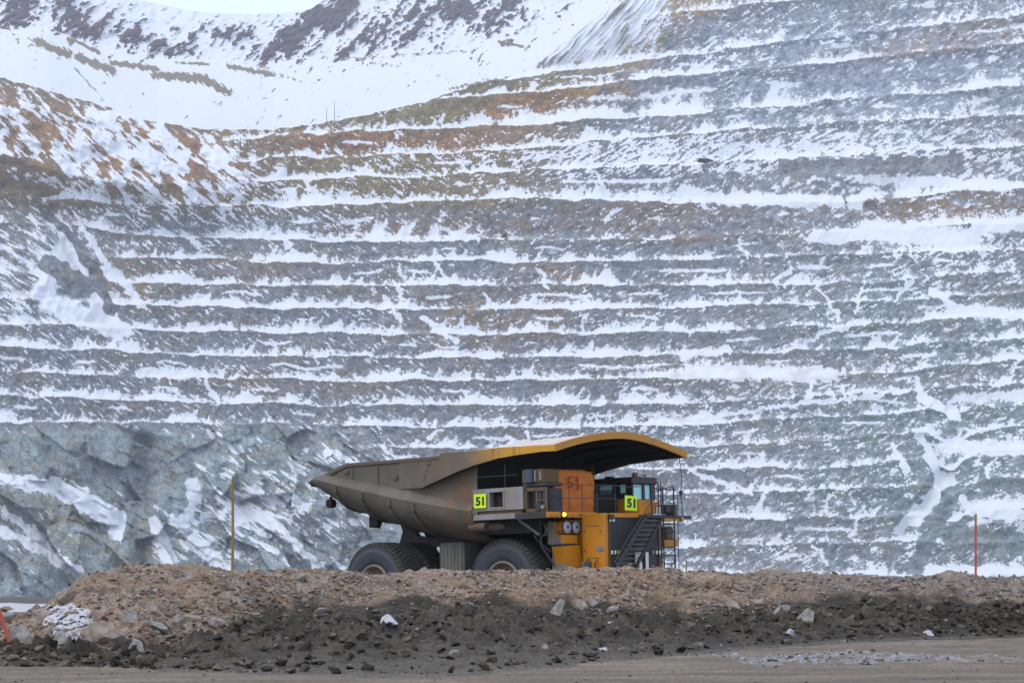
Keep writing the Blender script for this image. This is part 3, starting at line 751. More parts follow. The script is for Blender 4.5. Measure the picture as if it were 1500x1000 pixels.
# (px, py of the middle, width px, height px, tilt deg, material, label)
BIG = [(567, 912, 26, 17, -8, m_pale, 'whitish peaked rock lying alone in the dark mud below the rear wheel'),
       (812, 904, 16, 38, 28, m_grey, 'long grey slab leaning down the mud bank below the front wheel'),
       (869, 885, 13, 15, 0, m_grey, 'squarish upright grey block half way down the berm face'),
       (896, 899, 19, 17, 10, m_grey, 'grey rounded block at the foot of the berm right of the leaning slab'),
       (896, 914, 17, 9, 25, m_pale, 'flat whitish rock in the mud just under the grey rounded block'),
       (909, 876, 28, 8, -22, m_pink, 'long thin pinkish slab sticking out of the berm face'),
       (850, 889, 26, 16, 15, m_pink, 'pinkish grey boulder at the berm foot left of the squarish block'),
       (1157, 930, 18, 16, -5, m_pale, 'whitish triangular rock at the road edge in front of the boulders'),
       (1149, 903, 34, 22, -18, m_grey, 'largest grey boulder at the berm foot right of the truck'),
       (1180, 908, 22, 24, 30, m_grey, 'grey boulder with a pale top just right of the largest one'),
       (1361, 929, 17, 11, 18, m_pale, 'pale pointed rock at the road edge below the red and yellow post'),
       (1310, 864, 19, 13, 5, m_pink, 'pale pinkish rock high on the grey right part of the berm'),
       (884, 953, 17, 10, 30, m_pale, 'small bright white rock in the mud near the road'),
       (666, 955, 14, 7, 0, m_grey, 'small flat tan rock on the mud near the road below the truck'),
       (799, 949, 10, 9, 0, m_grey, 'small dark rounded rock alone in the lower mud'),
       (100, 878, 34, 30, 12, m_pink, 'large pinkish boulder at the left end of the berm'),
       (140, 934, 62, 30, -14, m_pink, 'widest tan boulder at the foot of the berm near the left snow'),
       (28, 938, 42, 28, -10, m_grey, 'broad grey brown boulder at the far left beside the leaning orange stake'),
       (62, 905, 30, 24, -12, m_pink, 'tan boulder above left of the dirty snow patch'),
       (8, 912, 26, 22, 8, m_grey, 'grey boulder against the leaning orange stake'),
       (152, 900, 26, 18, -20, m_pink, 'tan angular boulder right of the dirty snow patch'),
       (318, 912, 24, 15, 14, m_grey, 'pale grey rock low in the left rubble near the mud'),
       (222, 893, 30, 14, 24, m_pink, 'pinkish tilted slab in the middle of the left rubble'),
       (175, 938, 26, 20, 0, m_grey, 'grey boulder right of the widest tan boulder'),
       (70, 936, 16, 24, 5, m_pink, 'upright pale tan rock below the dirty snow patch'),
       (88, 940, 22, 20, 0, m_grey, 'grey lump right below the dirty snow patch'),
       (200, 951, 24, 24, 30, m_grey, 'upright grey rock at the bottom left of the berm rubble'),
       (232, 923, 36, 15, 30, m_grey, 'grey slab sloping down to the right in the left rubble'),
       (258, 912, 28, 20, -5, m_grey, 'rounded grey rock above the sloping slab in the left rubble'),
       (280, 908, 30, 13, 8, m_pink, 'flat pinkish rock beside the rounded grey one'),
       (192, 908, 24, 22, 20, m_grey, 'grey boulder in the middle of the left berm face'),
       (470, 900, 38, 17, -12, m_grey, 'pointed grey rock where the berm meets the mud left of the truck'),
       (360, 918, 20, 12, 0, m_pink, 'pale pink rock at the edge of the mud on the left'),
       (275, 847, 16, 12, 0, m_grey, 'grey rock just under the crest left of the tall yellow brown pole'),
       (160, 858, 18, 11, 10, m_pink, 'reddish flat rock near the top of the left berm'),
       (442, 850, 20, 13, -15, m_grey, 'greyish block on the crest right of the tall pole'),
       (1110, 884, 24, 12, 30, m_pink, 'pinkish slab tilted down the eroded berm face'),
       (1132, 852, 14, 14, 0, m_pink, 'tan rock under the crest right of the truck ladder'),
       (1072, 888, 30, 12, 25, m_pink, 'long tan slab low on the berm left of the boulders')]
for i, (px, py, w, hh, tilt, m, lab) in enumerate(BIG):
    p = surf(px, py)
    mpp = p[1] / FOC
    me = rock_mesh(i, w * mpp * .78, min(w, hh * 1.6) * mpp * .62, hh * mpp * .95, True, .75 if m is m_pale else .25)
    me.materials.append(m)
    o = bpy.data.objects.new('boulder' if w > 22 else 'rock', me)
    o.location = (p[0], p[1], p[2] + hh * mpp * 0.12)
    o.rotation_euler = (random.uniform(-.15, .15), math.radians(tilt), random.uniform(-.4, .4))
    link(o, label=lab, cat='rock')

m_mix = rock_material('berm_rock', base=[(.26, .205, .16), (.20, .13, .09), (.25, .225, .195), (.16, .14, .115), (.30, .25, .20), (.22, .17, .13)])
tm_ = [rock_mesh(i, 1, 1, 1, False) for i in range(14)] + [rock_mesh(i, 1, 1, 1) for i in range(8)]
for me in tm_: me.materials.append(m_mix)
rnd = random.Random(77)
ntry = 0; nr = 0
while nr < 255 and ntry < 20000:
    ntry += 1
    i = rnd.randrange(4, 104); j = rnd.randrange(len(fxp)); px = fxp[j]
    if not -20 < px < 1520: continue
    dens = 0.12 + 0.9 * max(0, zone[i, j] + .1)
    dens += 0.6 * math.exp(-((px - 270) / 150) ** 2) * (rows[i, 0] < .55) + .5 * math.exp(-((px - 880) / 70) ** 2) * (rows[i, 0] < .5) + .35 * (px > 1150)
    if rnd.random() > dens or (rows[i, 0] < .12 and px > 420): continue
    p = berm_v[i, j]; r = 0.09 * (2.3 ** rnd.random()) * (1.25 if px < 400 else 1.0)
    o = bpy.data.objects.new('rock', tm_[rnd.randrange(22)])
    o.location = (p[0], p[1], p[2] + r * .22)
    o.rotation_euler = (rnd.uniform(-.6, .6), rnd.uniform(-.6, .6), rnd.uniform(0, 6.28))
    o.scale = (r * rnd.uniform(.85, 1.4), r * rnd.uniform(.8, 1.1), r * rnd.uniform(.7, 1.05))
    if px < 420: lab, grp = 'one of the angular rocks in the coarse rubble at the left end of the berm', 'angular rocks at the left end of the berm'
    elif px < 1040: lab, grp = 'one of the angular rocks in the pinkish berm face below the truck', 'angular rocks in the berm face below the truck'
    else: lab, grp = 'one of the angular rocks in the greyer berm face right of the truck', 'angular rocks in the right part of the berm'
    link(o, label=lab, cat='rock', group=grp)
    nr += 1

# dirty snow lying in the rocks at the far left and on the ground beyond
snow_m = NT('old_snow'); a_ = snow_m.noise(snow_m.co(), 6, 5, .6)
snow_m.l(snow_m.mix(snow_m.ramp(a_, .45, .75), (.46, .46, .48), (.27, .23, .20)), snow_m.b.inputs['Base Color'])
snow_m.b.inputs['Roughness'].default_value = .8; snow_m.bump(a_, .5, .05); snow_m = snow_m.m
def snow_patch(cx, cy, wpx, hpx, seed, lab, n=34, rough=.28, base_pts=None):
    vs = []; fs = []
    for a in range(n):
        for b in range(n):
            u = a / (n - 1) * 2 - 1; w = b / (n - 1) * 2 - 1
            edge = 1 - math.hypot(u, w) - rough * float(fbm(np.array([u * 2.2]), np.array([w * 2.2]), 3, seed)[0])
            p = surf(cx + u * wpx / 2, cy - w * hpx / 2)
            z = p[2] + (0.05 if edge > 0.12 else 0.05 - 0.9 * (0.12 - edge)) + .03 * float(gn(np.array([u * 4]), np.array([w * 4]), seed)[0])
            vs.append((p[0], p[1], z))
    Z_ = np.array([q[2] for q in vs]).reshape(n, n)
    for _k in range(2):
        Zp = np.pad(Z_, 1, mode='edge'); Z_ = (Zp[:-2, 1:-1] + Zp[2:, 1:-1] + Zp[1:-1, :-2] + Zp[1:-1, 2:] + 2 * Z_) / 6
    vs = [(q[0], q[1], float(z_) + .03) for q, z_ in zip(vs, Z_.ravel())]
    for a in range(n - 1):
        for b in range(n - 1):
            fs.append((a * n + b, (a + 1) * n + b, (a + 1) * n + b + 1, a * n + b + 1))
    return pydata('snow_patch', vs, fs, snow_m, True, label=lab, cat='snow patch')
snow_patch(98, 912, 78, 56, 1, 'dirty white snow lying among the boulders at the left end of the berm')
gs = np.stack(np.meshgrid(np.linspace(0, 1, 40), np.linspace(0, 1, 16)), -1)
sx_ = -62 + gs[..., 0] * 24; sy_ = 128 + gs[..., 1] * 75
sx_ = sx_ * (sy_ / 170)
sz_ = 0.05 + 0.75 * np.sin(np.pi * gs[..., 0]) * np.sin(np.pi * gs[..., 1]) * (0.6 + .4 * fbm(sx_ / 4, sy_ / 9, 3, 5)) - 0.3
o = grid_mesh('snow_bank', np.stack([sx_, sy_, sz_], -1), snow_m, label='white bank of snow on the flat ground at the far left edge', cat='snow bank')

# ------------------------------------------------------------------ POSTS
def tube(path, r, n=8, r1=None):
    """verts, faces of a tube through points"""
    path = [Vector(p) for p in path]; vs = []; fs = []
    m = len(path)
    for i, p in enumerate(path):
        d = (path[min(i + 1, m - 1)] - path[max(i - 1, 0)]).normalized()
        a = d.cross(Vector((0, 0, 1)) if abs(d.z) < .9 else Vector((1, 0, 0))).normalized(); b = d.cross(a)
        rr_ = r if r1 is None else r + (r1 - r) * i / (m - 1)
        for k in range(n):
            an = 2 * math.pi * k / n
            vs.append(p + a * math.cos(an) * rr_ + b * math.sin(an) * rr_)
    for i in range(m - 1):
        for k in range(n):
            fs.append((i * n + k, i * n + (k + 1) % n, (i + 1) * n + (k + 1) % n, (i + 1) * n + k))
    fs.append(tuple(range(n))[::-1]); fs.append(tuple(range((m - 1) * n, m * n)))
    return vs, fs
class MB:
    def __init__(s): s.v = []; s.f = []
    def add(s, vf):
        o = len(s.v); s.v += [Vector(a) for a in vf[0]]; s.f += [tuple(i + o for i in f) for f in vf[1]]; return s
    def tube(s, path, r, n=8, r1=None): return s.add(tube(path, r, n, r1))
    def box(s, x0, x1, y0, y1, z0, z1):
        v_ = [(x, y, z) for x in (x0, x1) for y in (y0, y1) for z in (z0, z1)]
        return s.add((v_, [(0, 1, 3, 2), (4, 6, 7, 5), (0, 4, 5, 1), (2, 3, 7, 6), (0, 2, 6, 4), (1, 5, 7, 3)]))
    def prism(s, poly, a0, a1, axis='y'):
        """polygon in (x,z) [axis y], (y,z) [axis x] or (x,y) [axis z] extruded along the axis"""
        n = len(poly)
        def P(p, a): return (p[0], a, p[1]) if axis == 'y' else (a, p[0], p[1]) if axis == 'x' else (p[0], p[1], a)
        v_ = [P(p, a0) for p in poly] + [P(p, a1) for p in poly]
        f_ = [(i, (i + 1) % n, n + (i + 1) % n, n + i) for i in range(n)] + [tuple(range(n))[::-1], tuple(range(n, 2 * n))]
        return s.add((v_, f_))
    def build(s, name, mat, parent=None, bevel=0, smooth=False, **kw):
        me = bpy.data.meshes.new(name)
        me.from_pydata([v_[:] for v_ in s.v], [], s.f)
        bm = bmesh.new(); bm.from_mesh(me)
        bmesh.ops.recalc_face_normals(bm, faces=bm.faces)
        if bevel:
            ed = [e for e in bm.edges if len(e.link_faces) == 2 and e.calc_face_angle(0) > .6]
            bmesh.ops.bevel(bm, geom=ed, offset=bevel, segments=1, affect='EDGES', clamp_overlap=True)
        bm.to_mesh(me); bm.free()
        if smooth: me.polygons.foreach_set('use_smooth', [True] * len(me.polygons))
        me.materials.append(mat)
        return link(bpy.data.objects.new(name, me), parent, **kw)

m_post = paint('weathered_yellow_pole', (0.34, 0.21, 0.05), .7, .2)
m_red = paint('red_orange_paint', (0.55, 0.10, 0.05), .6, .15)
m_yel = paint('yellow_tape', (0.62, 0.42, 0.05), .6, .1)
m_black = plain('black_rubber_tape', (0.03, 0.03, 0.032), .6)
def at(px, py, Y): return Vector(((px - 750) / FOC * Y, Y, EYE + (HOR - py) / FOC * Y))
def yc_at(px): return float(np.interp(px, fxp, Yc))
Y = yc_at(340) + .25
b_ = at(340.4, 842, Y); t_ = at(340.6, 698, Y)
MB().tube([b_, b_.lerp(t_, .5) + Vector((.012, 0, 0)), t_], .046, 10, .036).build('pole', m_post, label='tall thin yellow brown pole standing on the berm left of the truck', cat='pole')
Y = yc_at(1429) + .1
root = empty('marker_post', at(1429.3, 850, Y), label='red marker post with a yellow banded top on the right of the berm', cat='post')
H_ = (at(0, 752, Y) - at(0, 850, Y)).z
MB().tube([(0, 0, 0), (0, 0, H_ * .86)], .042, 10).build('post_shaft', m_red, root, label='red shaft')
MB().tube([(0, 0, H_ * .86), (0, 0, H_)], .043, 10).build('top_band', m_yel, root, label='yellow top band')
for z in (.965, .925, .885):
    MB().tube([(0, 0, H_ * z - .02), (0, 0, H_ * z + .02)], .0455, 10).build('black_band', m_black, root)
p0 = surf(12, 940)
MB().tube([at(14, 940, p0[1]), at(-6, 880, p0[1])], .045, 8).build('stake', m_red, label='short red orange stake leaning left among the rocks at the far left', cat='stake')
Y = yc_at(122) - .3
MB().tube([at(126, 866, Y), at(120, 846, Y)], .022, 6).build('stake', m_red, label='tiny orange stick poking out of the left end of the berm crest', cat='stake')
Y = yc_at(372)
MB().box(-.07, .07, -.02, .02, 0, .12).build('marker', m_yel, bevel=.01, label='small bright yellow marker on the crest right of the tall pole', cat='marker').location = at(373, 838, Y)
Y = 71
MB().tube([at(1005.5, 850, Y), at(1005.5, 820, Y)], .03, 6).build('stake', m_post, label='short brown stake just behind the berm right of the ladder', cat='stake')
MB().tube([at(1097.5, 850, Y), at(1097.5, 814, Y)], .02, 6).build('stake', m_yel, label='faint thin yellow stake behind the berm well right of the truck', cat='stake')
m_dark = plain('dark_steel_far', (0.09, 0.08, 0.08), .8)
for i, (px, y1, y2, lab) in enumerate(((478.5, 180, 158, 'shorter of the two thin poles on the snow near the middle of the rim'), (490, 178, 148, 'taller of the two thin poles on the snow near the middle of the rim'),
                        (342, 214, 200, 'leftmost of the row of thin poles on the small snow bowl'), (352.5, 217, 201, 'second from the left of the thin poles on the small snow bowl'),
                        (362, 220, 202, 'third from the left of the thin poles on the small snow bowl'), (376, 226, 204, 'rightmost of the thin poles on the small snow bowl'))):
    Y = 1370 if i < 2 else 1290
    MB().tube([at(px, y1 + 4, Y), at(px, y2, Y)], .28, 6, .16).build('utility_pole', m_dark, label=lab, cat='pole', group='distant thin poles at the pit rim')
# dark heap on an upper bench
hv, hf = BIGH[2]
Y = 1185
pydata('earth_pile', [tuple(at(1034, 236, Y) + Vector((a * 7.5, b * 4, max(c, -.2) * 4.6))) for a, b, c in hv.tolist()], hf, plain('dark_earth', (.05, .042, .04), .95), label='dark heap on a snowy bench of the upper right pit wall', cat='heap')
hv, hf = BIGH[4]
pydata('earth_pile', [tuple(at(738, 346, 1180) + Vector((a * 3.2, b * 2, max(c, -.2) * 4.4))) for a, b, c in hv.tolist()], hf, plain('dark_earth', (.05, .042, .04), .95), label='small dark lump on a bench above the middle of the truck body', cat='heap')

# ------------------------------------------------------------------ HAUL TRUCK
# truck axes: x forward (to the right and towards the viewer), y to the truck's left (away), z up, origin on the ground under the front axle
TH = 0.7275
cT, sT = math.cos(TH), math.sin(TH)
TX, TY = 1.94, 76.74
def S(px, py, l):
    k = (px - 750) / FOC
    fx = (k * (TY + l * cT) - TX - l * sT) / (cT + k * sT)
    Yd = TY - fx * sT + l * cT
    return fx, EYE + (HOR - py) / FOC * Yd - 0.021 * l - 0.012 * fx
def F(px, py, fx):
    k = (px - 750) / FOC
    l = (k * (TY - fx * sT) - TX - fx * cT) / (sT - k * cT)
    Yd = TY - fx * sT + l * cT
    return l, EYE + (HOR - py) / FOC * Yd - 0.021 * l - 0.012 * fx
ax = Vector((cT, -sT, 0.012)).normalized(); ay0 = Vector((sT, cT, 0.021))
az = ax.cross(ay0).normalized(); ay = az.cross(ax)
truck = empty('haul_truck', label='huge dusty yellow mining haul truck parked behind the berm with its empty dump body lowered', cat='truck')
truck.matrix_world = Matrix(((ax.x, ay.x, az.x, TX), (ax.y, ay.y, az.y, TY), (ax.z, ay.z, az.z, 0), (0, 0, 0, 1)))

m_body = paint('dusty_body_steel', (0.085, 0.072, 0.052), .7, .55, (0.140, 0.122, 0.094), rust=.12, scale=.5)
m_rim = paint('rusty_body_rim', (0.13, 0.085, 0.06), .7, .35, (0.17, 0.14, 0.12), rust=.3)
m_yellow = paint('machine_yellow', (0.70, 0.27, 0.004), .5, .10, (0.26, 0.16, 0.07), scale=.9)
m_yellow2 = paint('canopy_yellow', (0.62, 0.27, 0.005), .5, .14, (0.24, 0.15, 0.07), scale=.6, rust=.05)
m_orange = paint('orange_tarpaulin', (0.74, 0.20, 0.008), .65, .12, (0.45, 0.17, 0.04), scale=.7)
m_under = paint('dark_underside', (0.011, 0.009, 0.007), .9, .2, (0.020, 0.017, 0.013))  # near-black base, shade below canopy and body put into the colour
m_brkt = paint('dusty_dark_bracket', (0.040, 0.034, 0.026), .8, .4, (0.075, 0.066, 0.052))
m_steel = paint('dark_steel', (0.035, 0.036, 0.040), .6, .25, (0.08, 0.075, 0.065))
m_blackp = plain('black_radiator', (0.018, 0.019, 0.022), .5)
m_silver = paint('dusty_silver_box', (0.36, 0.34, 0.33), .5, .45, (0.30, 0.22, 0.155), scale=.7, metal=.2)
m_tyre = paint('tyre_sidewall', (0.046, 0.050, 0.066), .7, .15, (0.075, 0.072, 0.068), scale=1.0, streak=False, bump=.05)
m_tread = paint('dusty_tyre_tread', (0.042, 0.040, 0.036), .85, .4, (0.080, 0.070, 0.055), scale=2, streak=False)
m_tank = paint('dusty_tank', (0.12, 0.112, 0.092), .75, .6, (0.20, 0.19, 0.16), scale=1.2)
m_wheel = paint('wheel_rim_paint', (0.24, 0.19, 0.13), .6, .4, (0.33, 0.29, 0.23))
m_lime = paint('fluorescent_yellow_plate', (0.80, 1.15, 0.01), .5, .10, (0.55, 0.62, 0.15), scale=3, streak=False, bump=.05)
m_ink = plain('black_numerals', (0.012, 0.012, 0.012), .6)
m_redp = plain('red_spray_paint', (0.45, 0.035, 0.015), .7)
m_white = plain('white_numerals', (0.80, 0.78, 0.74), .6)
m_lamp = plain('lamp_glass', (0.40, 0.43, 0.50), .15)
m_amber = plain('amber_lamp_lit', (.9, .4, .03), .4, emit=(1.0, .42, .03), es=4.5)
m_glass = plain('teal_tinted_glass', (0.42, 0.85, 0.84), .08)
m_cab = paint('black_cab_paint', (0.022, 0.024, 0.028), .45, .15, (0.06, 0.055, 0.05))
m_brown = paint('brown_duct', (0.17, 0.095, 0.025), .7, .4, (0.12, 0.10, 0.08))
m_bluep = plain('blue_grey_pipe', (0.06, 0.07, 0.11), .5)

# canopy top: pale dust lying on it, one surface
def dusty_top():
    t_ = NT('pale_dusty_canopy_sheet'); n = t_.noise(t_.co(), 1.3, 6, .6); n2 = t_.noise(t_.co(), 4, 4, .6, sc3=(.25, 1, 1))
    c = t_.mix(t_.ramp(n, .35, .7), (.60, .53, .49), (.50, .40, .33)); c = t_.mix(t_.math('MULTIPLY', t_.ramp(n2, .55, .75), .4), c, (.36, .22, .12))
    t_.l(c, t_.b.inputs['Base Color']); t_.b.inputs['Roughness'].default_value = .75; return t_.m
m_top = dusty_top()
def fascia_paint():
    """dusty steel at the back changing to yellow paint at the front, with rust runs"""
    t_ = NT('fascia_dust_to_yellow'); co = t_.co()
    sp = t_.n("ShaderNodeSeparateXYZ"); t_.l(co, sp.inputs[0])
    n = t_.noise(co, 1.6, 5, .6); st = t_.noise(co, 3.5, 4, .6, sc3=(1, 1, .1))
    f = t_.ramp(t_.math('ADD', sp.outputs[0], t_.math('MULTIPLY', t_.math('SUBTRACT', n, .5), 2.2)), -1.3, 1.6)
    big = t_.noise(co, .55, 5, .6); fine = t_.noise(co, 7, 5, .65)
    c = t_.mix(t_.ramp(big, .35, .65), (.088, .075, .054), (.128, .111, .083))
    c = t_.mix(t_.math('MULTIPLY', t_.ramp(st, .56, .74), .75), c, (.085, .062, .042))
    c = t_.mix(t_.math('MULTIPLY', t_.ramp(fine, .60, .72), .5), c, (.20, .18, .15))
    rz = t_.ramp(sp.outputs[0], -4.2, -1.8)
    c = t_.mix(t_.math('MULTIPLY', t_.math('MULTIPLY', rz, t_.ramp(st, .42, .62)), .8), c, (.17, .085, .038))
    y = t_.mix(t_.ramp(st, .5, .72), (.56, .28, .02), (.30, .14, .03))
    t_.l(t_.mix(f, c, y), t_.b.inputs['Base Color']); t_.b.inputs['Roughness'].default_value = .65; t_.bump(fine, .25, .02); return t_.m
m_fasc = fascia_paint()
m_body = m_fasc

WB = 4.39
# ---- dump body (lofted bowl)
def wl(fx): return float(np.interp(fx, [-4.6, -2.9, 3], [4.37, 3.95, 3.85]))
def chine(fx): return float(np.interp(fx, [-10.7, -10.2, -9.74, -4.73, -2.94, -1.5, -.4], [6.60, 6.83, 6.87, 5.90, 5.56, 5.30, 5.15]))
def drop(fx): return float(np.interp(fx, [-10.7, -10.3, -9.8, -8.85, -7.1, -5.6, -4.9, -2.5, -1.2, -.3], [.06, .55, .98, 1.32, 1.52, 1.62, 1.66, 1.66, 1.62, 1.1]))
def topz(fx): return float(np.interp(fx, [-10.62, -8.63, -8.23, 3], [6.66, 7.27, 7.38, 7.38]))
secs = [-10.62, -10.45, -10.2, -9.8, -9.3, -8.6, -7.8, -7, -6.2, -5.4, -4.6, -4.0, -3.4, -2.8, -2.0, -1.3, -.9]
vs = []; fs = []
def section(fx):
    w = wl(fx); zc_, dr, zt = chine(fx), drop(fx), topz(fx)
    zt = max(zt, zc_ + .03)
    bg_ = .34 * min(1, dr / 1.2)
    half = [(w - .07, zt), (w - .07, zc_ + .10), (w + .16, zc_ - .01), (w + bg_, zc_ - .16 * dr)]
    for k in range(1, 8):
        a = k / 7 * math.pi / 2
        half.append((w + bg_ - 1.95 * (1 - math.cos(a)) * 1.0, zc_ - .16 * dr - (dr * .84) * math.sin(a)))
    half.append((0.0, zc_ - dr * 1.04))
    return half
secp = []
for fx in secs:
    h_ = section(fx)
    secp.append([(fx, -l, z) for l, z in h_] + [(fx, l, z) for l, z in h_[-2::-1]])
n = len(secp[0])
for p in secp: vs += p
for i in range(len(secs) - 1):
    for k in range(n - 1):
        a = i * n + k; fs.append((a, a + 1, a + n + 1, a + n))
o = MB().add((vs, fs)); 
body = o.build('dump_body', m_body, truck, smooth=False)
for p in body.data.polygons: p.use_smooth = True
sol = body.modifiers.new('thickness', 'SOLIDIFY'); sol.thickness = 0.05; sol.offset = 1
es_ = body.modifiers.new('edges', 'EDGE_SPLIT'); es_.split_angle = math.radians(40)
# front wall of the bowl, sloping up under the canopy
fw = []; ff = []
for (fx, z) in ((-.95, 3.55), (-.9, 4.3), (-1.0, 5.7), (-1.1, 7.0)):
    w = 2.3 if z < 4 else 3.85
    fw += [(fx, -w, z), (fx, w, z)]
for i in range(3): ff.append((2 * i, 2 * i + 1, 2 * i + 3, 2 * i + 2))
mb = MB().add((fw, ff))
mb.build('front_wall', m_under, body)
# outer side plates: fascia with the long curved lower edge
top = [(-5.0, 7.36), (-2.56, 7.37), (-2.55, 7.47), (-.97, 7.46), (.75, 7.50), (3.85, 7.43)]
arc = [(3.85, 7.18), (3.14, 7.19), (2.0, 7.15), (.75, 7.07), (-.58, 6.86), (-1.4, 6.69), (-2.14, 6.49), (-2.9, 6.28), (-3.66, 6.07), (-5.0, 6.10)]
for sgn in (-1, 1):
    MB().prism(top + arc, sgn * (WB - .05), sgn * (WB - .003)).build('side_fascia', m_fasc, body)
    # returning strip under the fascia edge
    mb = MB()
    for a, b in zip(arc[:-2], arc[1:-1]):
        mb.add(([(a[0], sgn * (WB - .07), a[1] + .02), (b[0], sgn * (WB - .07), b[1] + .02), (b[0], sgn * (WB - .55), b[1] + .10), (a[0], sgn * (WB - .55), a[1] + .10)], [(0, 1, 2, 3)]))
    mb.build('edge_flange', m_under, body)
    # top rail
    MB().prism([(-10.66, 6.50), (-9.7, 6.80), (-8.63, 7.12), (-8.23, 7.22), (-2.6, 7.20), (-2.6, 7.36), (-8.25, 7.385), (-8.66, 7.30), (-9.75, 6.95), (-10.66, 6.60)], sgn * (WB - .22), sgn * (WB + .02)).build('top_rail', m_rim, body, bevel=.02)
MB().box(-10.72, -10.5, -4.3, 4.3, 6.47, 6.60).build('tail_lip', m_rim, body, bevel=.02)
# ribs that follow the belly
for px in (505, 543, 583, 614):
    fx = S(px, 735, -WB)[0]
    for sgn in (-1, 1):
        h_ = section(fx)
        path = [(fx, sgn * (l + .03), z) for l, z in h_[4:]]
        MB().tube([(fx, sgn * (h_[3][0] + .06), h_[3][1] - .1)] + [(a_, b_ + sgn * .05, c_ - .05) for a_, b_, c_ in path], .085, 6).build('rib', m_body, body)
for l in (-2.9, 2.9):     # rock ejector lugs and brackets below
    MB().tube([(-9.75, l - 1.1, 6.0), (-9.75, l - 1.1, 5.75)], .07, 8).tube([(-9.75, l - 1.25, 5.68), (-9.75, l - .95, 5.68)], .2, 12).build('tow_lug', m_under, body)
    z0 = section(-7.2)[-1][1]
    MB().prism([(-7.5, z0 + .35), (-7.55, z0 - .28), (-7.15, z0 - .32), (-7.0, z0 - .1), (-6.9, z0 + .35)], l - .9, l - .6).build('mud_guard_bracket', m_under, body)
# seam line of rusty stitches on the side wall
mb = MB()
for (x0, y0), (x1, y1) in (((634, 679), (632, 684)), ((631, 687), (629.5, 692)), ((628.5, 695), (627, 700)), ((626.5, 702), (626, 704))):
    a = S(x0, y0, -WB); b = S(x1, y1, -WB)
    mb.tube([(a[0], -WB - .005, a[1]), (b[0], -WB - .005, b[1])], .016, 5)
mb.build('rust_seam', m_rim, body)

for fx in (-7.9, -6.3, -4.7):
    for sgn in (-1, 1):
        zt = topz(fx); mb = MB().tube([(fx, sgn * (wl(fx) + .0), chine(fx) + .12), (fx, sgn * (wl(fx) + .0), zt - .16)], .022, 5)
        mb.build('weld_seam', m_rim, body)
for fx, z in ((-8.3, 7.0), (-5.2, 6.6), (-3.2, 7.1)):
    MB().box(fx - .12, fx + .12, -WB - .03, -WB + .02, z - .09, z + .09).build('wear_patch', m_rim, body, bevel=.015)
# ---- arched canopy
def arch(fx, l):
    zc_ = float(np.interp(fx, [-2.6, -1.2, .5, 3.9], [7.72, 7.94, 8.08, 8.11])); zs = 7.43
    return zs + (zc_ - zs) * (1 - abs(l / WB) ** (1.7 if fx > 0 else 1.5))
cf = np.linspace(-2.6, 3.80, 15); cl = np.linspace(-WB + .01, WB - .01, 33)
def sheet(dz):
    v_ = []
    for fx in cf:
        for l in cl: v_.append((fx, l, arch(fx, l) + dz(fx, l)))
    f_ = [(i * 33 + k, i * 33 + k + 1, (i + 1) * 33 + k + 1, (i + 1) * 33 + k) for i in range(14) for k in range(32)]
    return v_, f_
MB().add(sheet(lambda fx, l: -.01)).build('canopy_sheet', m_top, body, smooth=True)
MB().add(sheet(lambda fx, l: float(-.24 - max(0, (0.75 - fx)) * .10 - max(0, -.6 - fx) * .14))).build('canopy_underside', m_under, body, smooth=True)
v_ = []; f_ = []
for l in np.linspace(-WB - .01, WB + .01, 49):
    z = arch(3.85, l) if abs(l) < WB else 7.43
    v_ += [(3.78, l, z + .015), (3.88, l, z + .015), (3.88, l, z - .27), (3.78, l, z - .27)]
for i in range(48):
    for k in range(4): f_.append((i * 4 + k, i * 4 + (k + 1) % 4, (i + 1) * 4 + (k + 1) % 4, (i + 1) * 4 + k))
f_ += [(0, 1, 2, 3), (195, 194, 193, 192)]
MB().add((v_, f_)).build('canopy_front_band', m_yellow2, body)
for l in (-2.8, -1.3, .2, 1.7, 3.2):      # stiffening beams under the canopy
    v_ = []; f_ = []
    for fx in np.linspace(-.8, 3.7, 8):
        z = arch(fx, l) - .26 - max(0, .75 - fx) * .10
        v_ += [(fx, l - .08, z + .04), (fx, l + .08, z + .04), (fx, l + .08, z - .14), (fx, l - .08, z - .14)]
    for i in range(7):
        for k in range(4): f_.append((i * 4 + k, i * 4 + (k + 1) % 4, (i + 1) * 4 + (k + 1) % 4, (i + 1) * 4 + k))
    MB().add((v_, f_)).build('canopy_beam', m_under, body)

# ---- chassis
MB().box(-9.0, 3.0, -1.15, -.65, 1.9, 2.7).box(-9.0, 3.0, .65, 1.15, 1.9, 2.7).box(-2.6, -2.1, -1.1, 1.1, 1.95, 2.65).box(1.6, 2.2, -1.1, 1.1, 1.95, 2.65).build('frame', m_under, truck, bevel=.03)
for l in (-1.35, 1.35):
    for q in (((590, 760), (596, 778), (590, 797), (586, 832), (640, 832), (640, 788), (617, 784), (611, 774), (608, 760)), ((634, 768), (638, 790), (640, 800), (700, 803), (722, 800), (722, 772))):
        MB().prism([S(x_, y_, l) for x_, y_ in q], l - .12, l + .12).build('pivot_bracket', m_brkt, truck)
    MB().tube([(-5.9, l, 4.35), (-5.9, l + (.35 if l > 0 else -.35), 4.35)], .33, 14).build('pivot_pin', m_under, truck)
    MB().tube([(-2.9, l * 1.1, 1.9), (-1.9, l * 1.1, 4.6)], .20, 12).tube([(-2.3, l * 1.1, 3.4), (-1.8, l * 1.1, 4.9)], .13, 10).build('hoist_cylinder', m_under, truck)
MB().tube([(-6.765, -3.6, 1.93), (-6.765, 3.6, 1.93)], .62, 18).box(-8.2, -5.4, -.95, .95, 1.3, 2.7).build('rear_axle', m_under, truck)
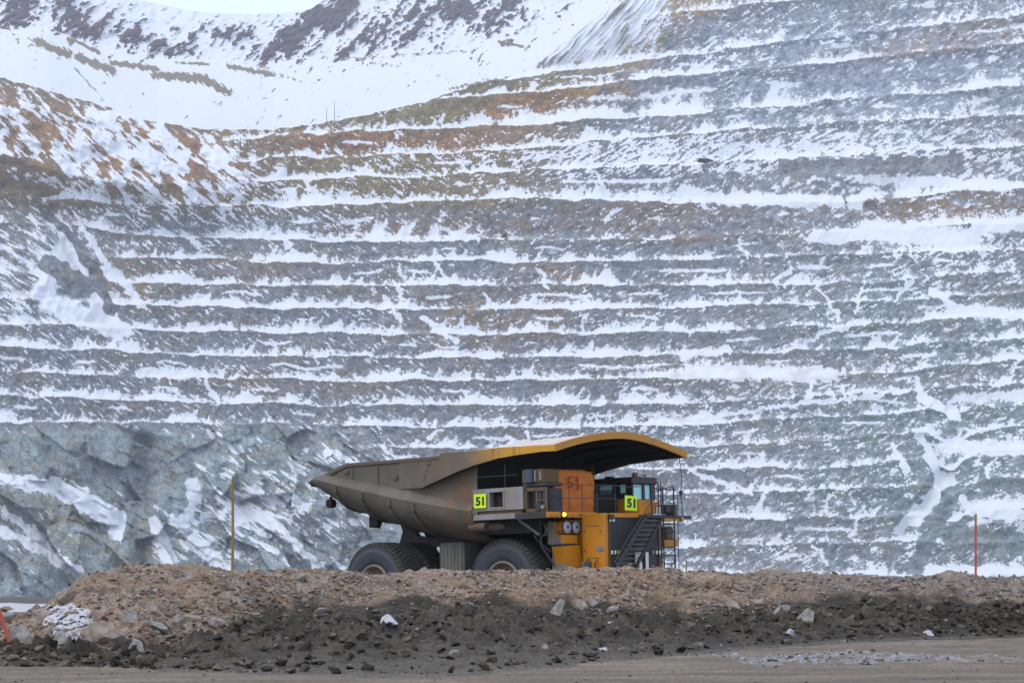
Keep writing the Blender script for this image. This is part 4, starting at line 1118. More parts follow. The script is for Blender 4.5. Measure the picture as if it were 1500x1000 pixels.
MB().tube([(0, -2.4, 1.93), (0, 2.4, 1.93)], .30, 14).build('front_axle', m_under, truck)
a = S(645, 796, -3.1); b = S(681, 794, -3.1)
MB().box(a[0], b[0], -3.1, -1.25, 1.25, 3.74).build('fuel_tank', m_tank, truck, bevel=.08)
MB().box(a[0] + .1, b[0], 1.25, 3.1, 1.25, 3.6).build('hydraulic_tank', m_tank, truck, bevel=.08)
tk = MB()
for i in range(7):
    x = a[0] + .12 + i * (b[0] - a[0] - .24) / 6; tk.box(x - .018, x + .018, -3.125, -3.09, 1.4, 3.6)
tk.build('tank_rib', m_tank, truck)

# ---- wheels
def tyre_data(R, W_, Ri):
    prof = [(Ri, -W_ * .40), (Ri + .07, -W_ * .47), (Ri + .28, -W_ * .52), (R - .46, -W_ * .525), (R - .40, -W_ * .525), (R - .38, -W_ * .505), (R - .24, -W_ * .49), (R - .18, -W_ * .475), (R - .08, -W_ * .44), (R - .055, -W_ * .30), (R - .05, 0)]
    prof = prof + [(r, -y) for r, y in prof[-2::-1]]
    N = 72; v_ = []; f_ = []
    for i in range(N):
        a = 2 * math.pi * i / N
        for r, y in prof: v_.append((r * math.cos(a), y, r * math.sin(a)))
    m = len(prof)
    for i in range(N):
        for k in range(m - 1):
            f_.append((i * m + k, i * m + k + 1, ((i + 1) % N) * m + k + 1, ((i + 1) % N) * m + k))
    return v_, f_
TR, TW = 1.935, 1.36
tm_me = None
def lug_data():
    mb = MB(); NL = 54
    for sgn in (-1, 1):
        for i in range(NL):
            a0 = 2 * math.pi * (i + (.5 if sgn > 0 else 0)) / NL; pts = []
            for (y, da, wd, r0, r1) in ((.03, .115, .036, TR - .07, TR + .003), (.30, .07, .042, TR - .07, TR + .003), (.50, .01, .048, TR - .09, TR - .004), (.60, -.002, .048, TR - .12, TR - .03), (.655, -.004, .046, TR - .16, TR - .08), (.672, -.004, .042, TR - .25, TR - .21)):
                for s2, rr2 in ((-1, r0), (1, r0), (1, r1), (-1, r1)):
                    an = a0 + da + s2 * wd; pts.append((rr2 * math.cos(an), sgn * y * (TW / 1.36), rr2 * math.sin(an)))
            f_ = [(k * 4 + q, k * 4 + (q + 1) % 4, (k + 1) * 4 + (q + 1) % 4, (k + 1) * 4 + q) for k in range(5) for q in range(4)] + [(3, 2, 1, 0), (20, 21, 22, 23)]
            mb.add((pts, f_))
    return mb
def lathe(prof, N=40):
    v_ = []; f_ = []; m = len(prof)
    for i in range(N):
        a = 2 * math.pi * i / N
        for r, y in prof: v_.append((r * math.cos(a), y, r * math.sin(a)))
    for i in range(N):
        for k in range(m - 1): f_.append((i * m + k, i * m + k + 1, ((i + 1) % N) * m + k + 1, ((i + 1) % N) * m + k))
    return v_, f_
RI = .92
first = None
def make_wheel(yc, out):
    """hub is the part; tyre, tread lugs and rings are its sub-parts. out = -1: face towards the truck's right"""
    rim = MB().add(lathe([(RI + .02, -.62), (RI + .06, -.66), (RI + .04, -.70), (RI - .03, -.70), (RI - .06, -.60), (RI - .10, -.42), (RI - .22, -.34), (.50, -.30), (.46, -.46), (.40, -.52), (.001, -.52)]))
    hub = rim.build('wheel', m_wheel, truck, smooth=False)
    t_ = MB().add(tyre_data(TR, TW, RI)).build('tyre', m_tyre, hub, smooth=True)
    lg = lug_data().build('tread', m_tread, hub)
    ring = MB().add(lathe([(RI - .10, -.60), (RI - .075, -.64), (RI - .05, -.60)])).build('lock_ring', m_wheel, hub)
    nb = MB()
    for i in range(16):
        a = 2 * math.pi * i / 16; nb.tube([(.62 * math.cos(a), -.30, .62 * math.sin(a)), (.62 * math.cos(a), -.37, .62 * math.sin(a))], .035, 6)
    nb.build('wheel_nuts', m_steel, hub)
    return hub
def place(h_, x, y, out, spin=0):
    h_.location = (x, y, TR - .02); h_.rotation_euler = (0, spin, 0 if out < 0 else math.pi)
w0 = make_wheel(0, -1)
spots = [(0.02, -3.45 + TW / 2, -1, .3), (0.02, 3.45 - TW / 2, 1, .1), (-6.765, -4.34 + TW / 2, -1, .05), (-6.765, -2.72 + TW / 2, -1, .45), (-6.765, 4.34 - TW / 2, 1, .2), (-6.765, 2.72 - TW / 2, 1, .7)]
for i, (x, y, out, spin) in enumerate(spots):
    if i == 0: w = w0
    else:
        w = w0.copy(); C.objects.link(w); w.parent = truck
        for ch in list(w0.children):
            c_ = ch.copy(); C.objects.link(c_); c_.parent = w
    place(w, x, y, out, spin)

# ---- decks
yR = -4.15
MB().box(-1.38, 3.05, yR, -2.2, 4.58, 4.80).build('right_deck', m_tank, truck, bevel=.02)
MB().box(-1.40, 1.40, yR - .03, yR - .001, 4.58, 4.81).build('deck_edge_plate', m_silver, truck, bevel=.01)
MB().box(1.45, 3.07, yR - .02, -4.0, 4.55, 4.79).build('deck_edge_step', m_steel, truck)
MB().box(3.05, 3.15, yR, -.95, 4.57, 4.80).build('front_deck_beam', m_yellow, truck, bevel=.015)
MB().tube([(-1.25, -3.9, 4.33), (-.35, -3.9, 4.33)], .22, 16).tube([(-.35, -3.7, 4.30), (.9, -3.4, 4.28)], .18, 14).build('muffler', m_rim, truck)
MB().box(-1.2, 2.0, -3.7, -2.3, 4.0, 4.57).build('under_deck_box', m_under, truck)
MB().tube([(-1.34, -3.9, 4.3), (-1.24, -3.9, 4.3)], .17, 12).build('exhaust_mouth', m_blackp, truck)
# silver cabinet carrying the left-hand number plate
cb = empty('retarder_cabinet', parent=truck)
x0, x1, zb, zt = -.92, 1.85, 4.96, 5.87
wx0, wx1, wz0, wz1 = S(722, 745, yR)[0], S(741.5, 745, yR)[0], 5.09, 5.71
mb = MB()
mb.box(x0, wx0, yR, -2.9, zb, zt).box(wx1, x1, yR, -2.9, zb, zt).box(wx0, wx1, yR, -2.9, zb, wz0).box(wx0, wx1, yR, -2.9, wz1, zt)
mb.build('casing', m_silver, cb)
MB().box(wx0 - .06, wx0, yR - .03, yR, wz0 - .06, wz1 + .06).box(wx1, wx1 + .06, yR - .03, yR, wz0 - .06, wz1 + .06).box(wx0, wx1, yR - .03, yR, wz1, wz1 + .06).box(wx0, wx1, yR - .03, yR, wz0 - .06, wz0).build('window_frame', m_silver, cb)
MB().box(wx0, wx1, yR + .25, yR + .3, wz0, wz1).tube([(wx0 + .1, yR + .15, wz0 + .1), (wx0 + .4, yR + .15, wz1 - .1)], .03, 6).box(wx0 + .35, wx0 + .6, yR + .12, yR + .22, wz0 + .05, wz0 + .4).build('recess', m_under, cb)
MB().box(-.7, 1.7, yR + .1, -2.9, 4.8, 4.96).build('cabinet_feet', m_brown, cb)
# frame with dark openings further forward
fr = empty('filter_frame', parent=truck)
MB().box(1.9, 3.0, -4.05, -3.97, 5.66, 5.80).box(1.9, 1.98, -4.05, -3.97, 4.82, 5.8).box(2.45, 2.55, -4.05, -3.97, 4.82, 5.8).box(2.95, 3.03, -4.05, -3.97, 4.82, 5.8).box(1.9, 3.0, -4.05, -3.97, 4.82, 4.95).box(2.55, 2.98, -4.04, -3.98, 5.25, 5.31).build('yellow_frame', m_brown, fr)
MB().box(1.96, 2.98, -3.8, -3.0, 4.82, 5.75).build('dark_box', m_blackp, fr)
MB().tube([(2.62, -3.93, 4.85), (2.62, -3.93, 5.7)], .06, 8).tube([(2.8, -3.93, 4.85), (2.8, -3.93, 5.7)], .05, 8).build('pipe', m_bluep, fr)
MB().box(2.45, 2.75, -4.12, -4.06, 4.85, 5.15).build('tag_plate', m_steel, fr)
MB().tube([(2.85, -4.13, 5.0), (2.85, -4.06, 5.0)], .085, 12).build('round_gauge', m_silver, fr)
# air cleaners above
ac = empty('air_cleaner', parent=truck)
MB().box(1.6, 2.75, -3.9, -2.9, 6.0, 6.55).build('cleaner_box', m_brown, ac, bevel=.03)
MB().tube([(2.1, -3.98, 6.02), (2.1, -3.98, 6.55)], .2, 14).build('cleaner_can', m_bluep, ac)
MB().box(1.7, 2.9, -3.95, -2.9, 5.86, 5.99).build('cleaner_bracket', m_steel, ac)
MB().box(2.35, 2.42, -4.0, -2.9, 6.05, 6.5).box(2.62, 2.68, -4.0, -2.9, 6.1, 6.45).build('cleaner_clamp', m_silver, ac)
# hidden machinery in the middle
MB().box(-2.0, 2.2, -1.25, 1.2, 2.3, 4.1).build('engine_block', m_under, truck)
MB().box(-.2, 2.3, -2.7, 1.4, 4.0, 5.6).build('engine_housing', m_under, truck)

# ---- orange covered control cabinet with sprayed number
fxo = 2.42
pts = [F(x, y, fxo) for x, y in ((822, 687), (860, 688), (873, 692), (879, 697), (879.5, 712), (877, 722), (876.5, 750), (817, 750), (818, 733), (821.5, 725), (820.5, 705), (818, 695))]
NU, NV = 30, 26
lm = min(p[0] for p in pts); lM = max(p[0] for p in pts)
left_e = [(z, l) for l, z in (pts[0], pts[11], pts[10], pts[9], pts[8], pts[7])]; right_e = [(z, l) for l, z in (pts[3], pts[4], pts[5], pts[6])]
zlo = pts[6][1]
v_ = []; f_ = []
for b in range(NV + 1):
    for a in range(NU + 1):
        u = a / NU; w = b / NV
        le = sorted(left_e); re = sorted(right_e)
        ztop = float(np.interp(lm + (lM - lm) * u, [pts[0][0], pts[1][0], pts[2][0], pts[3][0]], [pts[0][1], pts[1][1], pts[2][1], pts[3][1]]))
        z = zlo + (ztop - zlo) * w
        L0 = float(np.interp(z, [q[0] for q in le], [q[1] for q in le])); L1 = float(np.interp(z, [q[0] for q in re], [q[1] for q in re]))
        l = L0 + (L1 - L0) * u
        wr = .05 * float(gn(np.array([l * 2.2 + z * 1.5]), np.array([z * .9 - l * .6]), 5)[0]) + .035 * float(gn(np.array([(l - z) * 4]), np.array([(l + z) * 1.4]), 8)[0])
        edge = min(u, 1 - u, 1 - w) ; edge = min(edge * 8, 1)
        v_.append((fxo + wr - .12 * (1 - edge) ** 2, l, z))
for b in range(NV):
    for a in range(NU): f_.append((b * (NU + 1) + a, b * (NU + 1) + a + 1, (b + 1) * (NU + 1) + a + 1, (b + 1) * (NU + 1) + a))
cc = empty('control_cabinet', parent=truck)
MB().add((v_, f_)).build('orange_cover', m_orange, cc, smooth=True, label='wrinkled orange cover with a red 51 sprayed on it')
MB().box(.9, fxo - .14, lm + .12, lM - .1, zlo, pts[0][1] - .03).build('cabinet_box', m_orange, cc, bevel=.05)
def strokes(path_list, fx, r=.028, mat=m_redp, name='sprayed_number', parent=cc):
    mb = MB()
    for pth in path_list:
        q = [F(x, y, fx) for x, y in pth]
        mb.tube([(fx, l, z) for l, z in q], r, 5)
    return mb.build(name, mat, parent)
strokes([[(844.5, 698), (838, 698.5), (837.5, 705), (842, 706), (844, 709), (842.5, 713), (837.5, 712)], [(850.5, 697), (850.8, 706), (852, 716), (849, 716.5)]], fxo + .07)

# ---- front: radiator grille, flank, columns
G = 4.25
gl0, gz0 = F(894.5, 832, G); gl1 = F(973, 832, G)[0]
gzt = F(920, 758, G)[1]
gr = empty('front_grille', parent=truck)
MB().box(3.2, G, gl0, gl1, 1.0, gzt).build('radiator_core', m_blackp, gr)
zb_ = F(930, 801.5, G)[1]
MB().box(G, G + .05, gl0, gl1, zb_ - .05, zb_ + .05).build('cross_bar', m_steel, gr)
lv = MB()
for i in range(26):
    z = zb_ + .12 + i * (gzt - zb_ - .3) / 25; lv.box(G, G + .02, gl0 + .08, gl1 - .08, z, z + .025)
for i in range(5):
    z = 1.4 + i * .2
    lv.box(G, G + .02, gl0 + .1, gl1 - .1, z, z + .03)
lv.build('louvre', m_steel, gr)
MB().box(G, G + .06, gl0 - .02, gl0 + .04, 1.0, gzt).box(G, G + .06, gl1 - .30, gl1 - .18, 1.0, gzt).build('grille_frame', m_brown, gr)
MB().box(G + .0, G + .03, gl0 + .08, gl0 + .78, 1.5, F(900, 818, G)[1]).build('access_panel', m_blackp, gr, bevel=.01)
for px, mat_ in ((897.2, m_white), (902, m_white), (906.5, m_yel), (957.5, m_yel), (962.5, m_white), (967, m_white)):
    l, z = F(px, 808.5, G); MB().box(G + .05, G + .09, l - .05, l + .05, z - .08, z + .08).build('marker_light', mat_, gr, bevel=.015)
for px in (896, 900.5):
    l, z = F(px, 761.5, G); MB().tube([(G + .02, l, z), (G + .08, l, z)], .065, 10).build('top_light', m_white, gr)
l, z = F(896.5, 756, G); MB().box(G, G + .15, l - .12, l + .12, z - .12, z + .08).build('lamp_bracket', m_steel, gr)
# upper deck beam over the grille and the yellow skirt
l0, z0 = F(899, 757.5, G + .1); l1 = F(957, 758, G + .1)[0]; z1 = F(930, 751.5, G + .1)[1]
MB().box(3.0, G + .1, l0, l1, z0, z1).build('grille_deck_beam', m_yellow, truck, bevel=.015)
MB().box(1.0, G, gl0 - .1, 4.1, z0 - .02, z1 - .06).build('left_deck', m_steel, truck)
# yellow flank on the right side of the grille
MB().box(3.1, G + .02, gl0 - .30, gl0 - .03, .9, z1 - .0).build('grille_flank', m_yellow, truck, bevel=.03)
MB().box(2.5, 3.05, -1.72, gl0 - .05, .9, 4.56).build('flank_panel', m_yellow, truck, bevel=.02)
lq, zq = F(880, 802, 3.9)
MB().prism([S(876, 799, gl0 - .31), S(887, 799, gl0 - .31), S(887, 806.5, gl0 - .31), S(876, 806.5, gl0 - .31)], gl0 - .325, gl0 - .30).build('data_plate', m_silver, truck)
# lower yellow wing in front of the wheel
q = [F(x, y, 2.95) for x, y in ((826, 800), (852, 797), (857.5, 815), (858.5, 833), (834, 833), (830, 815))]
MB().prism(q + [(q[3][0], .9), (q[4][0] + .1, .9)][0:0], 2.35, 2.95, 'x').build('front_wing', m_yellow, truck, bevel=.03)
MB().box(2.2, 2.95, -2.75, -1.6, .9, 2.55).build('bumper_box', m_yellow, truck, bevel=.04)
MB().box(3.2, 4.5, -2.0, 2.9, .75, 1.3).build('front_bumper', m_steel, truck, bevel=.04)
# headlamp cluster
hl = empty('headlamp_cluster', parent=truck)
l0, z0 = F(826, 799, 2.9); l1, z1 = F(826, 763, 2.9)
pl_ = [F(x, y, 2.9) for x, y in ((825, 783), (850, 783), (850, 796), (828, 797))]
bx0 = S(807.5, 780, pl_[0][0])[0]
MB().box(bx0, 2.9, pl_[0][0], pl_[1][0], pl_[3][1], pl_[0][1]).build('lower_housing', m_yellow, hl, bevel=.03)
MB().box(bx0, 2.55, pl_[0][0], pl_[1][0], pl_[0][1], F(830, 763, 2.9)[1]).build('upper_housing', m_yellow, hl, bevel=.03)
m_tan_shade = paint('dusty_tan_shaded_side', (0.26, 0.20, 0.13), .6, .5, (0.25, 0.21, 0.16))  # dusty tan in place of yellow: shade of the side faces painted in
MB().box(2.2, 2.94, -2.80, -2.77, .9, 3.3).build('wing_side_shade', m_tan_shade, truck)  # thin sheet added to carry the painted shade on the wing's side
MB().box(bx0 - .03, 2.62, pl_[0][0] - .05, pl_[0][0] - .01, pl_[3][1] + .02, F(830, 763, 2.9)[1]).box(2.625, 2.9, pl_[0][0] - .045, pl_[0][0] - .01, pl_[3][1] + .05, pl_[0][1]).build('side_shade_plate', m_tan_shade, hl, label='dusty tan side plate with shade painted in')
MB().box(bx0 + .1, 2.93, pl_[0][0] - .03, pl_[1][0] + .03, pl_[3][1] - .05, pl_[3][1] + .04).build('housing_sill', m_steel, hl)
for i in range(6): 
    l = pl_[0][0] + .12 + i * .16; MB().tube([(2.8, l, pl_[3][1] - .05), (2.8, l, pl_[3][1] - .2 - .05 * (i % 2))], .035, 6).build('hanging_connector', m_steel, hl)
for px in (834.5, 848):
    l, z = F(px, 771.5, 2.9)
    can = MB().tube([(2.5, l, z), (2.88, l, z)], .30, 20).build('headlight', m_yellow, hl)
    MB().add(lathe([(.001, -.05), (.14, -.045), (.245, -.01), (.27, .03)], 24)).build('lens', m_lamp, can)
    MB().add(lathe([(.27, -.03), (.30, -.02), (.30, .05)], 24)).build('bezel', m_steel, can)
    MB().add(lathe([(.001, -.065), (.06, -.06), (.07, -.04)], 14)).build('bulb_cap', m_steel, can)
    for ch in can.children:
        ch.matrix_local = Matrix.Translation((2.88, l, z)) @ Matrix.Rotation(math.pi / 2, 4, 'Z')
l, z = F(797.5, 775, 2.2)
MB().add(lathe([(.001, -.3), (.2, -.26), (.3, -.1), (.32, .2)], 18)).build('side_lamp', m_tank, truck).matrix_local = Matrix.Translation((1.95, -3.1, z)) @ Matrix.Rotation(math.pi, 4, 'Z')
l, z = F(830, 753, 3.2)
o = MB().add(lathe([(.001, -.09), (.06, -.07), (.09, -.01), (.09, .04)], 16)).build('turn_signal', m_amber, truck, label='lit amber turn signal'); o.matrix_local = Matrix.Translation((3.2, l, z)) @ Matrix.Rotation(math.pi / 2, 4, 'Z')
MB().box(3.14, 3.2, l - .14, l + .14, z - .12, z + .12).build('signal_bracket', m_steel, truck)

# hoses, pipes and small fittings below the deck and on the front
for k, (x0, z0, x1, z1) in enumerate(((-1.0, 4.5, -.6, 3.6), (.6, 4.5, 1.2, 4.0), (1.6, 4.5, 2.3, 3.2), (2.0, 4.5, 2.5, 2.6))):
    MB().tube([(x0, -3.3, z0), ((x0 + x1) / 2 - .15, -3.35, (z0 + z1) / 2 - .1), (x1, -3.0, z1)], .05, 6).build('hose', m_steel, truck)
MB().tube([(1.45, -4.0, 4.55), (2.2, -3.6, 3.9)], .06, 6).build('deck_strut', m_tank, truck)
for k in range(9):
    l = -3.9 + k * .33
    MB().tube([(3.15, l, 4.63), (3.175, l, 4.63)], .03, 6).build('bolt', m_steel, truck)
for l, w_ in ((-1.95, .42), (-1.3, .12)): MB().box(3.15, 3.16, l - w_ / 2, l + w_ / 2, 4.67, 4.72).build('worn_decal', m_steel, truck)
MB().box(G + .10, G + .11, .55, 1.1, 4.66, 4.71).build('worn_decal', m_steel, truck)
for z in (1.6, 2.4, 3.2, 4.0):
    for fx in (3.25, 4.1): MB().tube([(fx, gl0 - .31, z), (fx, gl0 - .335, z)], .03, 6).build('bolt', m_steel, truck)
MB().box(3.35, 4.05, gl0 - .312, gl0 - .30, 2.9, 2.92).box(3.35, 4.05, gl0 - .312, gl0 - .30, 4.2, 4.22).build('panel_gap', m_steel, truck)
# ---- numbers
def text_part(txt, mat, parent, cell, w, hgt, bold=.02):
    """flat raised lettering in the x/z plane facing -y, w x hgt metres, centred on the origin of cell"""
    cu = bpy.data.curves.new('numerals', 'FONT'); cu.body = txt; cu.size = 1; cu.offset = bold; cu.extrude = .012
    cu.resolution_u = 4
    tmp = bpy.data.objects.new('numerals', cu); C.objects.link(tmp)
    dg = bpy.context.evaluated_depsgraph_get()
    me = bpy.data.meshes.new_from_object(tmp.evaluated_get(dg))
    bpy.data.objects.remove(tmp)
    n_ = len(me.vertices); co_ = np.empty(n_ * 3); me.vertices.foreach_get('co', co_); co_ = co_.reshape(-1, 3)
    mn, mx = co_.min(0), co_.max(0)
    out = np.empty_like(co_)
    out[:, 0] = (co_[:, 0] - (mn[0] + mx[0]) / 2) / (mx[0] - mn[0]) * w
    out[:, 2] = (co_[:, 1] - (mn[1] + mx[1]) / 2) / (mx[1] - mn[1]) * hgt
    out[:, 1] = -co_[:, 2]
    me.vertices.foreach_set('co', out.astype(np.float32).ravel()); me.update()
    me.materials.clear(); me.materials.append(mat)
    o_ = link(bpy.data.objects.new('numerals', me), parent)
    o_.matrix_local = cell
    return o_
def plate(center, w, hgt, rot, lab):
    p_ = empty('number_plate', parent=truck, label=lab)
    p_.matrix_local = Matrix.Translation(center) @ rot
    MB().box(-w / 2, w / 2, -.012, .012, -hgt / 2, hgt / 2).build('plate', m_lime, p_, bevel=.006)
    text_part('51', m_ink, p_, Matrix.Translation((0, -.016, 0)), w * .68, hgt * .62, .035)
    return p_
a = S(700.2, 724, yR); b = S(717.8, 743.5, yR)
plate(((a[0] + b[0]) / 2, yR - .06, (a[1] + b[1]) / 2), b[0] - a[0], a[1] - b[1], Matrix.Identity(4), 'lime yellow plate with black 51 on the silver cabinet')
gp = G + .22
a = F(919.5, 725.5, gp); b = F(937, 747.5, gp)
plate((gp, (a[0] + b[0]) / 2, (a[1] + b[1]) / 2), b[0] - a[0], a[1] - b[1], Matrix.Rotation(math.pi / 2, 4, 'Z') @ Matrix.Rotation(.04, 4, 'Y'), 'lime yellow plate with black 51 hung on the front rail')
a = F(931.5, 808.5, G + .1); b = F(952, 838, G + .1)
bn = text_part('51', m_white, truck, Matrix.Translation((G + .1, (a[0] + b[0]) / 2, (a[1] + b[1]) / 2)) @ Matrix.Rotation(math.pi / 2, 4, 'Z'), b[0] - a[0], a[1] - b[1], .03)
bn.name = 'large_number'; bn['label'] = 'large white 51 low on the grille'

# ---- cab
cabx0, cabx1, cl0 = .85, 2.9, 1.70
cl1 = F(964, 698, cabx1)[0]
cz1 = F(930, 698, cabx1)[1]; czm = F(945, 731, cabx1)[1]; cz0 = 4.78
cab = empty('cab', parent=truck)
# shell with real window openings: lower box, roof, pillars
MB().box(cabx0, cabx1, cl0, cl1, cz0, czm).build('lower_panel', m_yellow, cab, bevel=.03)
MB().box(cabx0 - .1, cabx1 + .08, cl0 - .06, cl1 + .08, cz1 - .30, cz1).build('roof', m_cab, cab, bevel=.04)
mb = MB()
W0 = cabx1 - .05
for (l0_, l1_) in ((cl0, cl0 + .12), (cl0 + .78, cl0 + .92), (cl1 - .30, cl1)):
    mb.box(W0 - .07, cabx1, l0_, l1_, czm, cz1 - .30)
for (a_, b_2) in ((cabx0, cabx0 + .28), (cabx0 + 1.0, cabx0 + 1.42), (cabx0 + 1.72, cabx1)):
    mb.box(a_, b_2, cl0, cl0 + .08, czm, cz1 - .30)
mb.box(cabx0, cabx1, cl0, cl0 + .08, czm, czm + .28)
for (a_, b_2) in ((cabx0, cabx0 + .2), (cabx0 + 1.5, cabx0 + 1.65), (cabx1 - .1, cabx1)):
    mb.box(a_, b_2, cl1 - .08, cl1, czm, cz1 - .30)
mb.box(cabx0, cabx0 + .08, cl0, cl1, czm, cz1 - .30)
mb.build('pillars', m_cab, cab)
MB().box(W0 - .04, W0 - .02, cl0 + .12, cl0 + .78, czm + .02, cz1 - .32).build('windscreen', m_glass, cab)
MB().box(W0 - .04, W0 - .02, cl0 + .92, cl1 - .30, czm + .02, cz1 - .32).build('windscreen', m_glass, cab)
MB().box(cabx0 + .28, cabx0 + 1.0, cl0 + .03, cl0 + .05, czm + .45, cz1 - .32).build('side_window', m_glass, cab)
MB().box(cabx0 + 1.42, cabx0 + 1.72, cl0 + .03, cl0 + .05, czm + .28, cz1 - .32).build('side_window', m_glass, cab)
l, z = F(941, 696, 2.4)
MB().tube([(2.3, 2.75, cz1), (2.3, 2.75, cz1 + .24)], .11, 14).build('beacon', plain('red_beacon', (.35, .03, .03), .3), cab)
MB().tube([(2.5, 2.35, cz1), (2.5, 2.35, cz1 + .14)], .07, 8).build('roof_knob', m_steel, cab)
MB().tube([(2.3, 3.35, cz1), (2.3, 3.35, cz1 + .16)], .08, 8).build('roof_knob', m_steel, cab)
MB().add(lathe([(.001, -.07), (.12, -.02), (.16, .03)], 16)).build('dome_light', m_white, cab).matrix_local = Matrix.Translation((2.4, 3.05, cz1 + .06)) @ Matrix.Rotation(-math.pi / 2, 4, 'X')
MB().box(1.2, 1.5, 2.0, 2.3, cz1, cz1 + .10).build('roof_box', m_steel, cab)
# yellow boxes on the front deck beside the cab
a = F(941, 732, 4.0); b = F(958, 752, 4.0)
MB().box(3.2, 4.0, a[0], b[0], b[1], a[1]).build('deck_locker', m_yellow, truck, bevel=.03)
a = F(960, 735, 4.0); b = F(971, 752, 4.0)
sg_ = MB().box(3.5, 4.0, a[0], b[0], b[1], a[1]).build('deck_locker', m_yellow, truck, bevel=.02)
MB().prism([F(961, 741, 4.02), F(966, 735, 4.02), F(971, 741, 4.02)], 4.012, 4.03, 'x').build('warning_triangle', m_redp, truck)
MB().prism([F(962.5, 741, 4.03), F(966, 736.8, 4.03), F(969.5, 741, 4.03)], 4.032, 4.04, 'x').build('triangle_face', m_yel, truck)
a = F(967, 748, 4.1); b = F(973, 752, 4.1); MB().box(4.03, 4.1, a[0], b[0], b[1], F(970, 742, 4.1)[1]).build('white_notice', m_white, truck)

# ---- railings
m_rail = plain('dark_rail_paint', (0.045, 0.045, 0.05), .55)
def rail(name, pts_, r=.017, mat=m_rail, parent=truck, **kw):
    mb = MB()
    for p_ in pts_: mb.tube(p_, r, 6)
    return mb.build(name, mat, parent, **kw)
rl = empty('front_handrail', parent=truck)
def FP(x, y, fx): 
    l, z = F(x, y, fx); return (fx, l, z)
fxr = 3.08
rail('top_bar', [[FP(817, 708, fxr), FP(836, 709, fxr), FP(877, 710.5, fxr)]], parent=rl)
rail('middle_bar', [[FP(817, 728, fxr), FP(877, 730, fxr)]], parent=rl)
for x in (817.5, 838, 857, 875.5): rail('upright', [[FP(x, 751, fxr), FP(x, 709, fxr)]], parent=rl)
fxr = 4.2
rail('top_bar', [[FP(878, 710, fxr), FP(905, 710.5, fxr), FP(922, 713, fxr), FP(943, 712, fxr)]], parent=rl)
rail('middle_bar', [[FP(878, 729.5, fxr), FP(958, 732, fxr)]], parent=rl)
for x in (905.5, 879): rail('upright', [[FP(x, 752, fxr), FP(x, 710.5, fxr)]], parent=rl)
rail('upright', [[FP(959, 755, fxr), FP(959, 716, fxr)]], .03, parent=rl)
sr = empty('side_handrail', parent=truck)
def SP(x, y, l):
    a_, b_2 = S(x, y, l); return (a_, l, b_2)
rail('top_bar', [[SP(704, 699, -4.1), SP(762, 695, -4.1)]], .016, parent=sr)
for x, y0_ in ((704, 722), (745, 720)): rail('upright', [[SP(x, y0_, -4.12), SP(x, 680 if x > 720 else 699, -4.12)]], .018, parent=sr)
ld = empty('front_stairway', parent=truck)
fs_ = 4.72
A0, A1 = F(905, 834, fs_), F(951, 757, fs_); B0, B1 = F(932, 834, fs_ + .0), F(973.5, 757, fs_)
for (p0_, p1_) in ((A0, A1), (B0, B1)):
    dz = (p1_[1] - p0_[1]); dl = p1_[0] - p0_[0]
    e0 = (p0_[0] - dl * .45, p0_[1] - dz * .45)
    MB().prism([(e0[0] - .05, e0[1]), (e0[0] + .08, e0[1]), (p1_[0] + .08, p1_[1]), (p1_[0] - .05, p1_[1])], fs_ - .10, fs_ + .02, 'x').build('stringer', m_steel, ld)
for i in range(13):
    t_ = 1 - (i + .7) / 11.0
    la = A0[0] + (A1[0] - A0[0]) * t_; lb = B0[0] + (B1[0] - B0[0]) * t_; z = A0[1] + (A1[1] - A0[1]) * t_
    MB().box(fs_ - .26, fs_ - .01, la + .06, lb - .05, z - .018, z + .018).build('step', m_tank, ld)
rail('stair_handrail', [[FP(902, 824, fs_ + .05), FP(926, 783, fs_ + .05), FP(957, 737, fs_ + .05), FP(959, 722, fs_)]], .02, parent=ld)
MB().box(4.32, fs_ + .05, A1[0] - .05, B1[0] + .12, B1[1] - .02, B1[1] + .10).box(3.9, 4.318, A1[0] - .05, F(999, 757, 4.3)[0], B1[1] - .02, B1[1] + .08).build('landing', m_steel, ld)
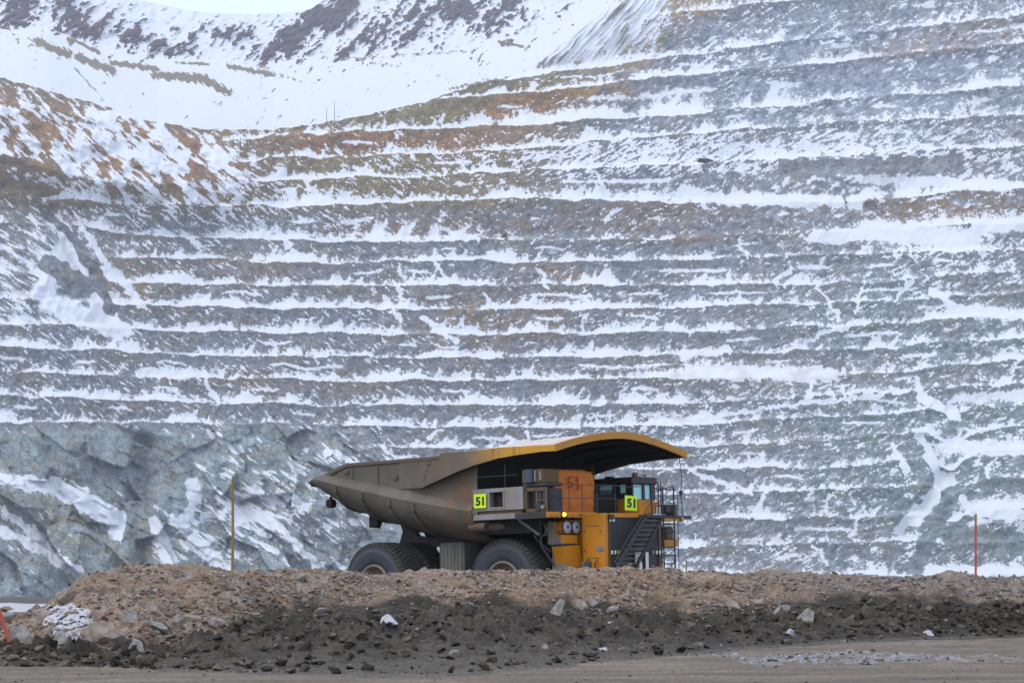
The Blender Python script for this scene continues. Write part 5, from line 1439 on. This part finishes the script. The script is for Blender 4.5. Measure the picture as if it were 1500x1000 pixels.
# far side ladder and platform
lv2 = empty('side_ladder', parent=truck)
fl = 4.3
for x in (975, 991): rail('ladder_rail', [[FP(x, 850, fl), FP(x, 713, fl)]], .035, m_steel, lv2)
for y in (767, 778, 789.5, 801, 813, 825, 836): rail('rung', [[FP(975, y, fl), FP(991, y, fl)]], .03, m_steel, lv2)
rail('ladder_hoop', [[FP(960, 722, fl), FP(975, 716, fl), FP(990.5, 712, fl), FP(990.5, 736, fl), FP(975, 736, fl)]], .025, parent=lv2)
rail('tall_grab_bar', [[FP(968.5, 752, fl), FP(968.5, 705, fl)], [FP(972.5, 752, fl), FP(972.5, 706, fl)], [FP(960, 715.5, fl), FP(995, 717, fl)]], .028, parent=lv2)
rail('outer_bar', [[FP(996.5, 850, fl), FP(996.5, 721, fl), FP(991, 717, fl)], [FP(980, 755, fl), FP(980, 718, fl)], [FP(991, 736, fl), FP(1003, 735.5, fl)], [FP(986, 852, fl), FP(986, 826, fl)]], .017, parent=lv2)
MB().box(3.6, fl, F(977, 760, fl)[0], F(999, 760, fl)[0], F(980, 762.5, fl)[1], F(980, 757.5, fl)[1]).build('platform_edge', m_yellow, lv2, bevel=.01)
MB().box(3.0, 3.9, F(976, 789, 3.9)[0], F(997, 789, 3.9)[0], F(980, 800, 3.9)[1], F(980, 789, 3.9)[1]).build('battery_box', m_yellow, truck, bevel=.02)
MB().box(3.2, 3.8, F(979, 770, 3.8)[0], F(990, 770, 3.8)[0], F(980, 789, 3.8)[1], F(980, 771, 3.8)[1]).build('reservoir', m_rim, truck, bevel=.05)
MB().box(3.2, 3.8, F(980, 770, 3.8)[0], F(988, 770, 3.8)[0], F(980, 752, 3.8)[1], F(980, 738, 3.8)[1]).build('mirror_housing', m_steel, truck, bevel=.06)
MB().box(3.2, 3.8, F(993, 770, 3.8)[0], F(996, 770, 3.8)[0], F(980, 762, 3.8)[1], F(980, 738, 3.8)[1]).build('mirror_arm', m_rim, truck, bevel=.03)
MB().tube([FP(1000, 760, 4.2), FP(1003, 759, 4.2)], .09, 10).build('corner_lamp', m_yel, truck)
rail('hanging_cable', [[(3.6, 4.2, 7.2), FP(1003.5, 700, 3.9), FP(1001.8, 716, 4.2), FP(1001.5, 726, 4.2), FP(1003.5, 745, 4.2), FP(1003.5, 757, 4.2), FP(1001, 763, 4.2), FP(996, 764.5, 4.2)]], .022)
MB().tube([FP(1001.6, 718, 4.2), FP(1001.6, 725, 4.2)], .075, 8).build('cable_connector', m_steel, truck)
# small gear at the foot of the flank
for x in (864, 878, 884):
    rail('guard_hoop', [[FP(x - 4, 834, 3.9), FP(x - 4, 823, 3.9), FP(x, 819, 3.9), FP(x + 4, 823, 3.9), FP(x + 4, 834, 3.9)]], .03, m_steel)
MB().box(3.5, 3.8, F(861, 832, 3.8)[0], F(868, 832, 3.8)[0], F(861, 833, 3.8)[1], F(861, 822, 3.8)[1]).build('valve_block', m_tank, truck, bevel=.03)
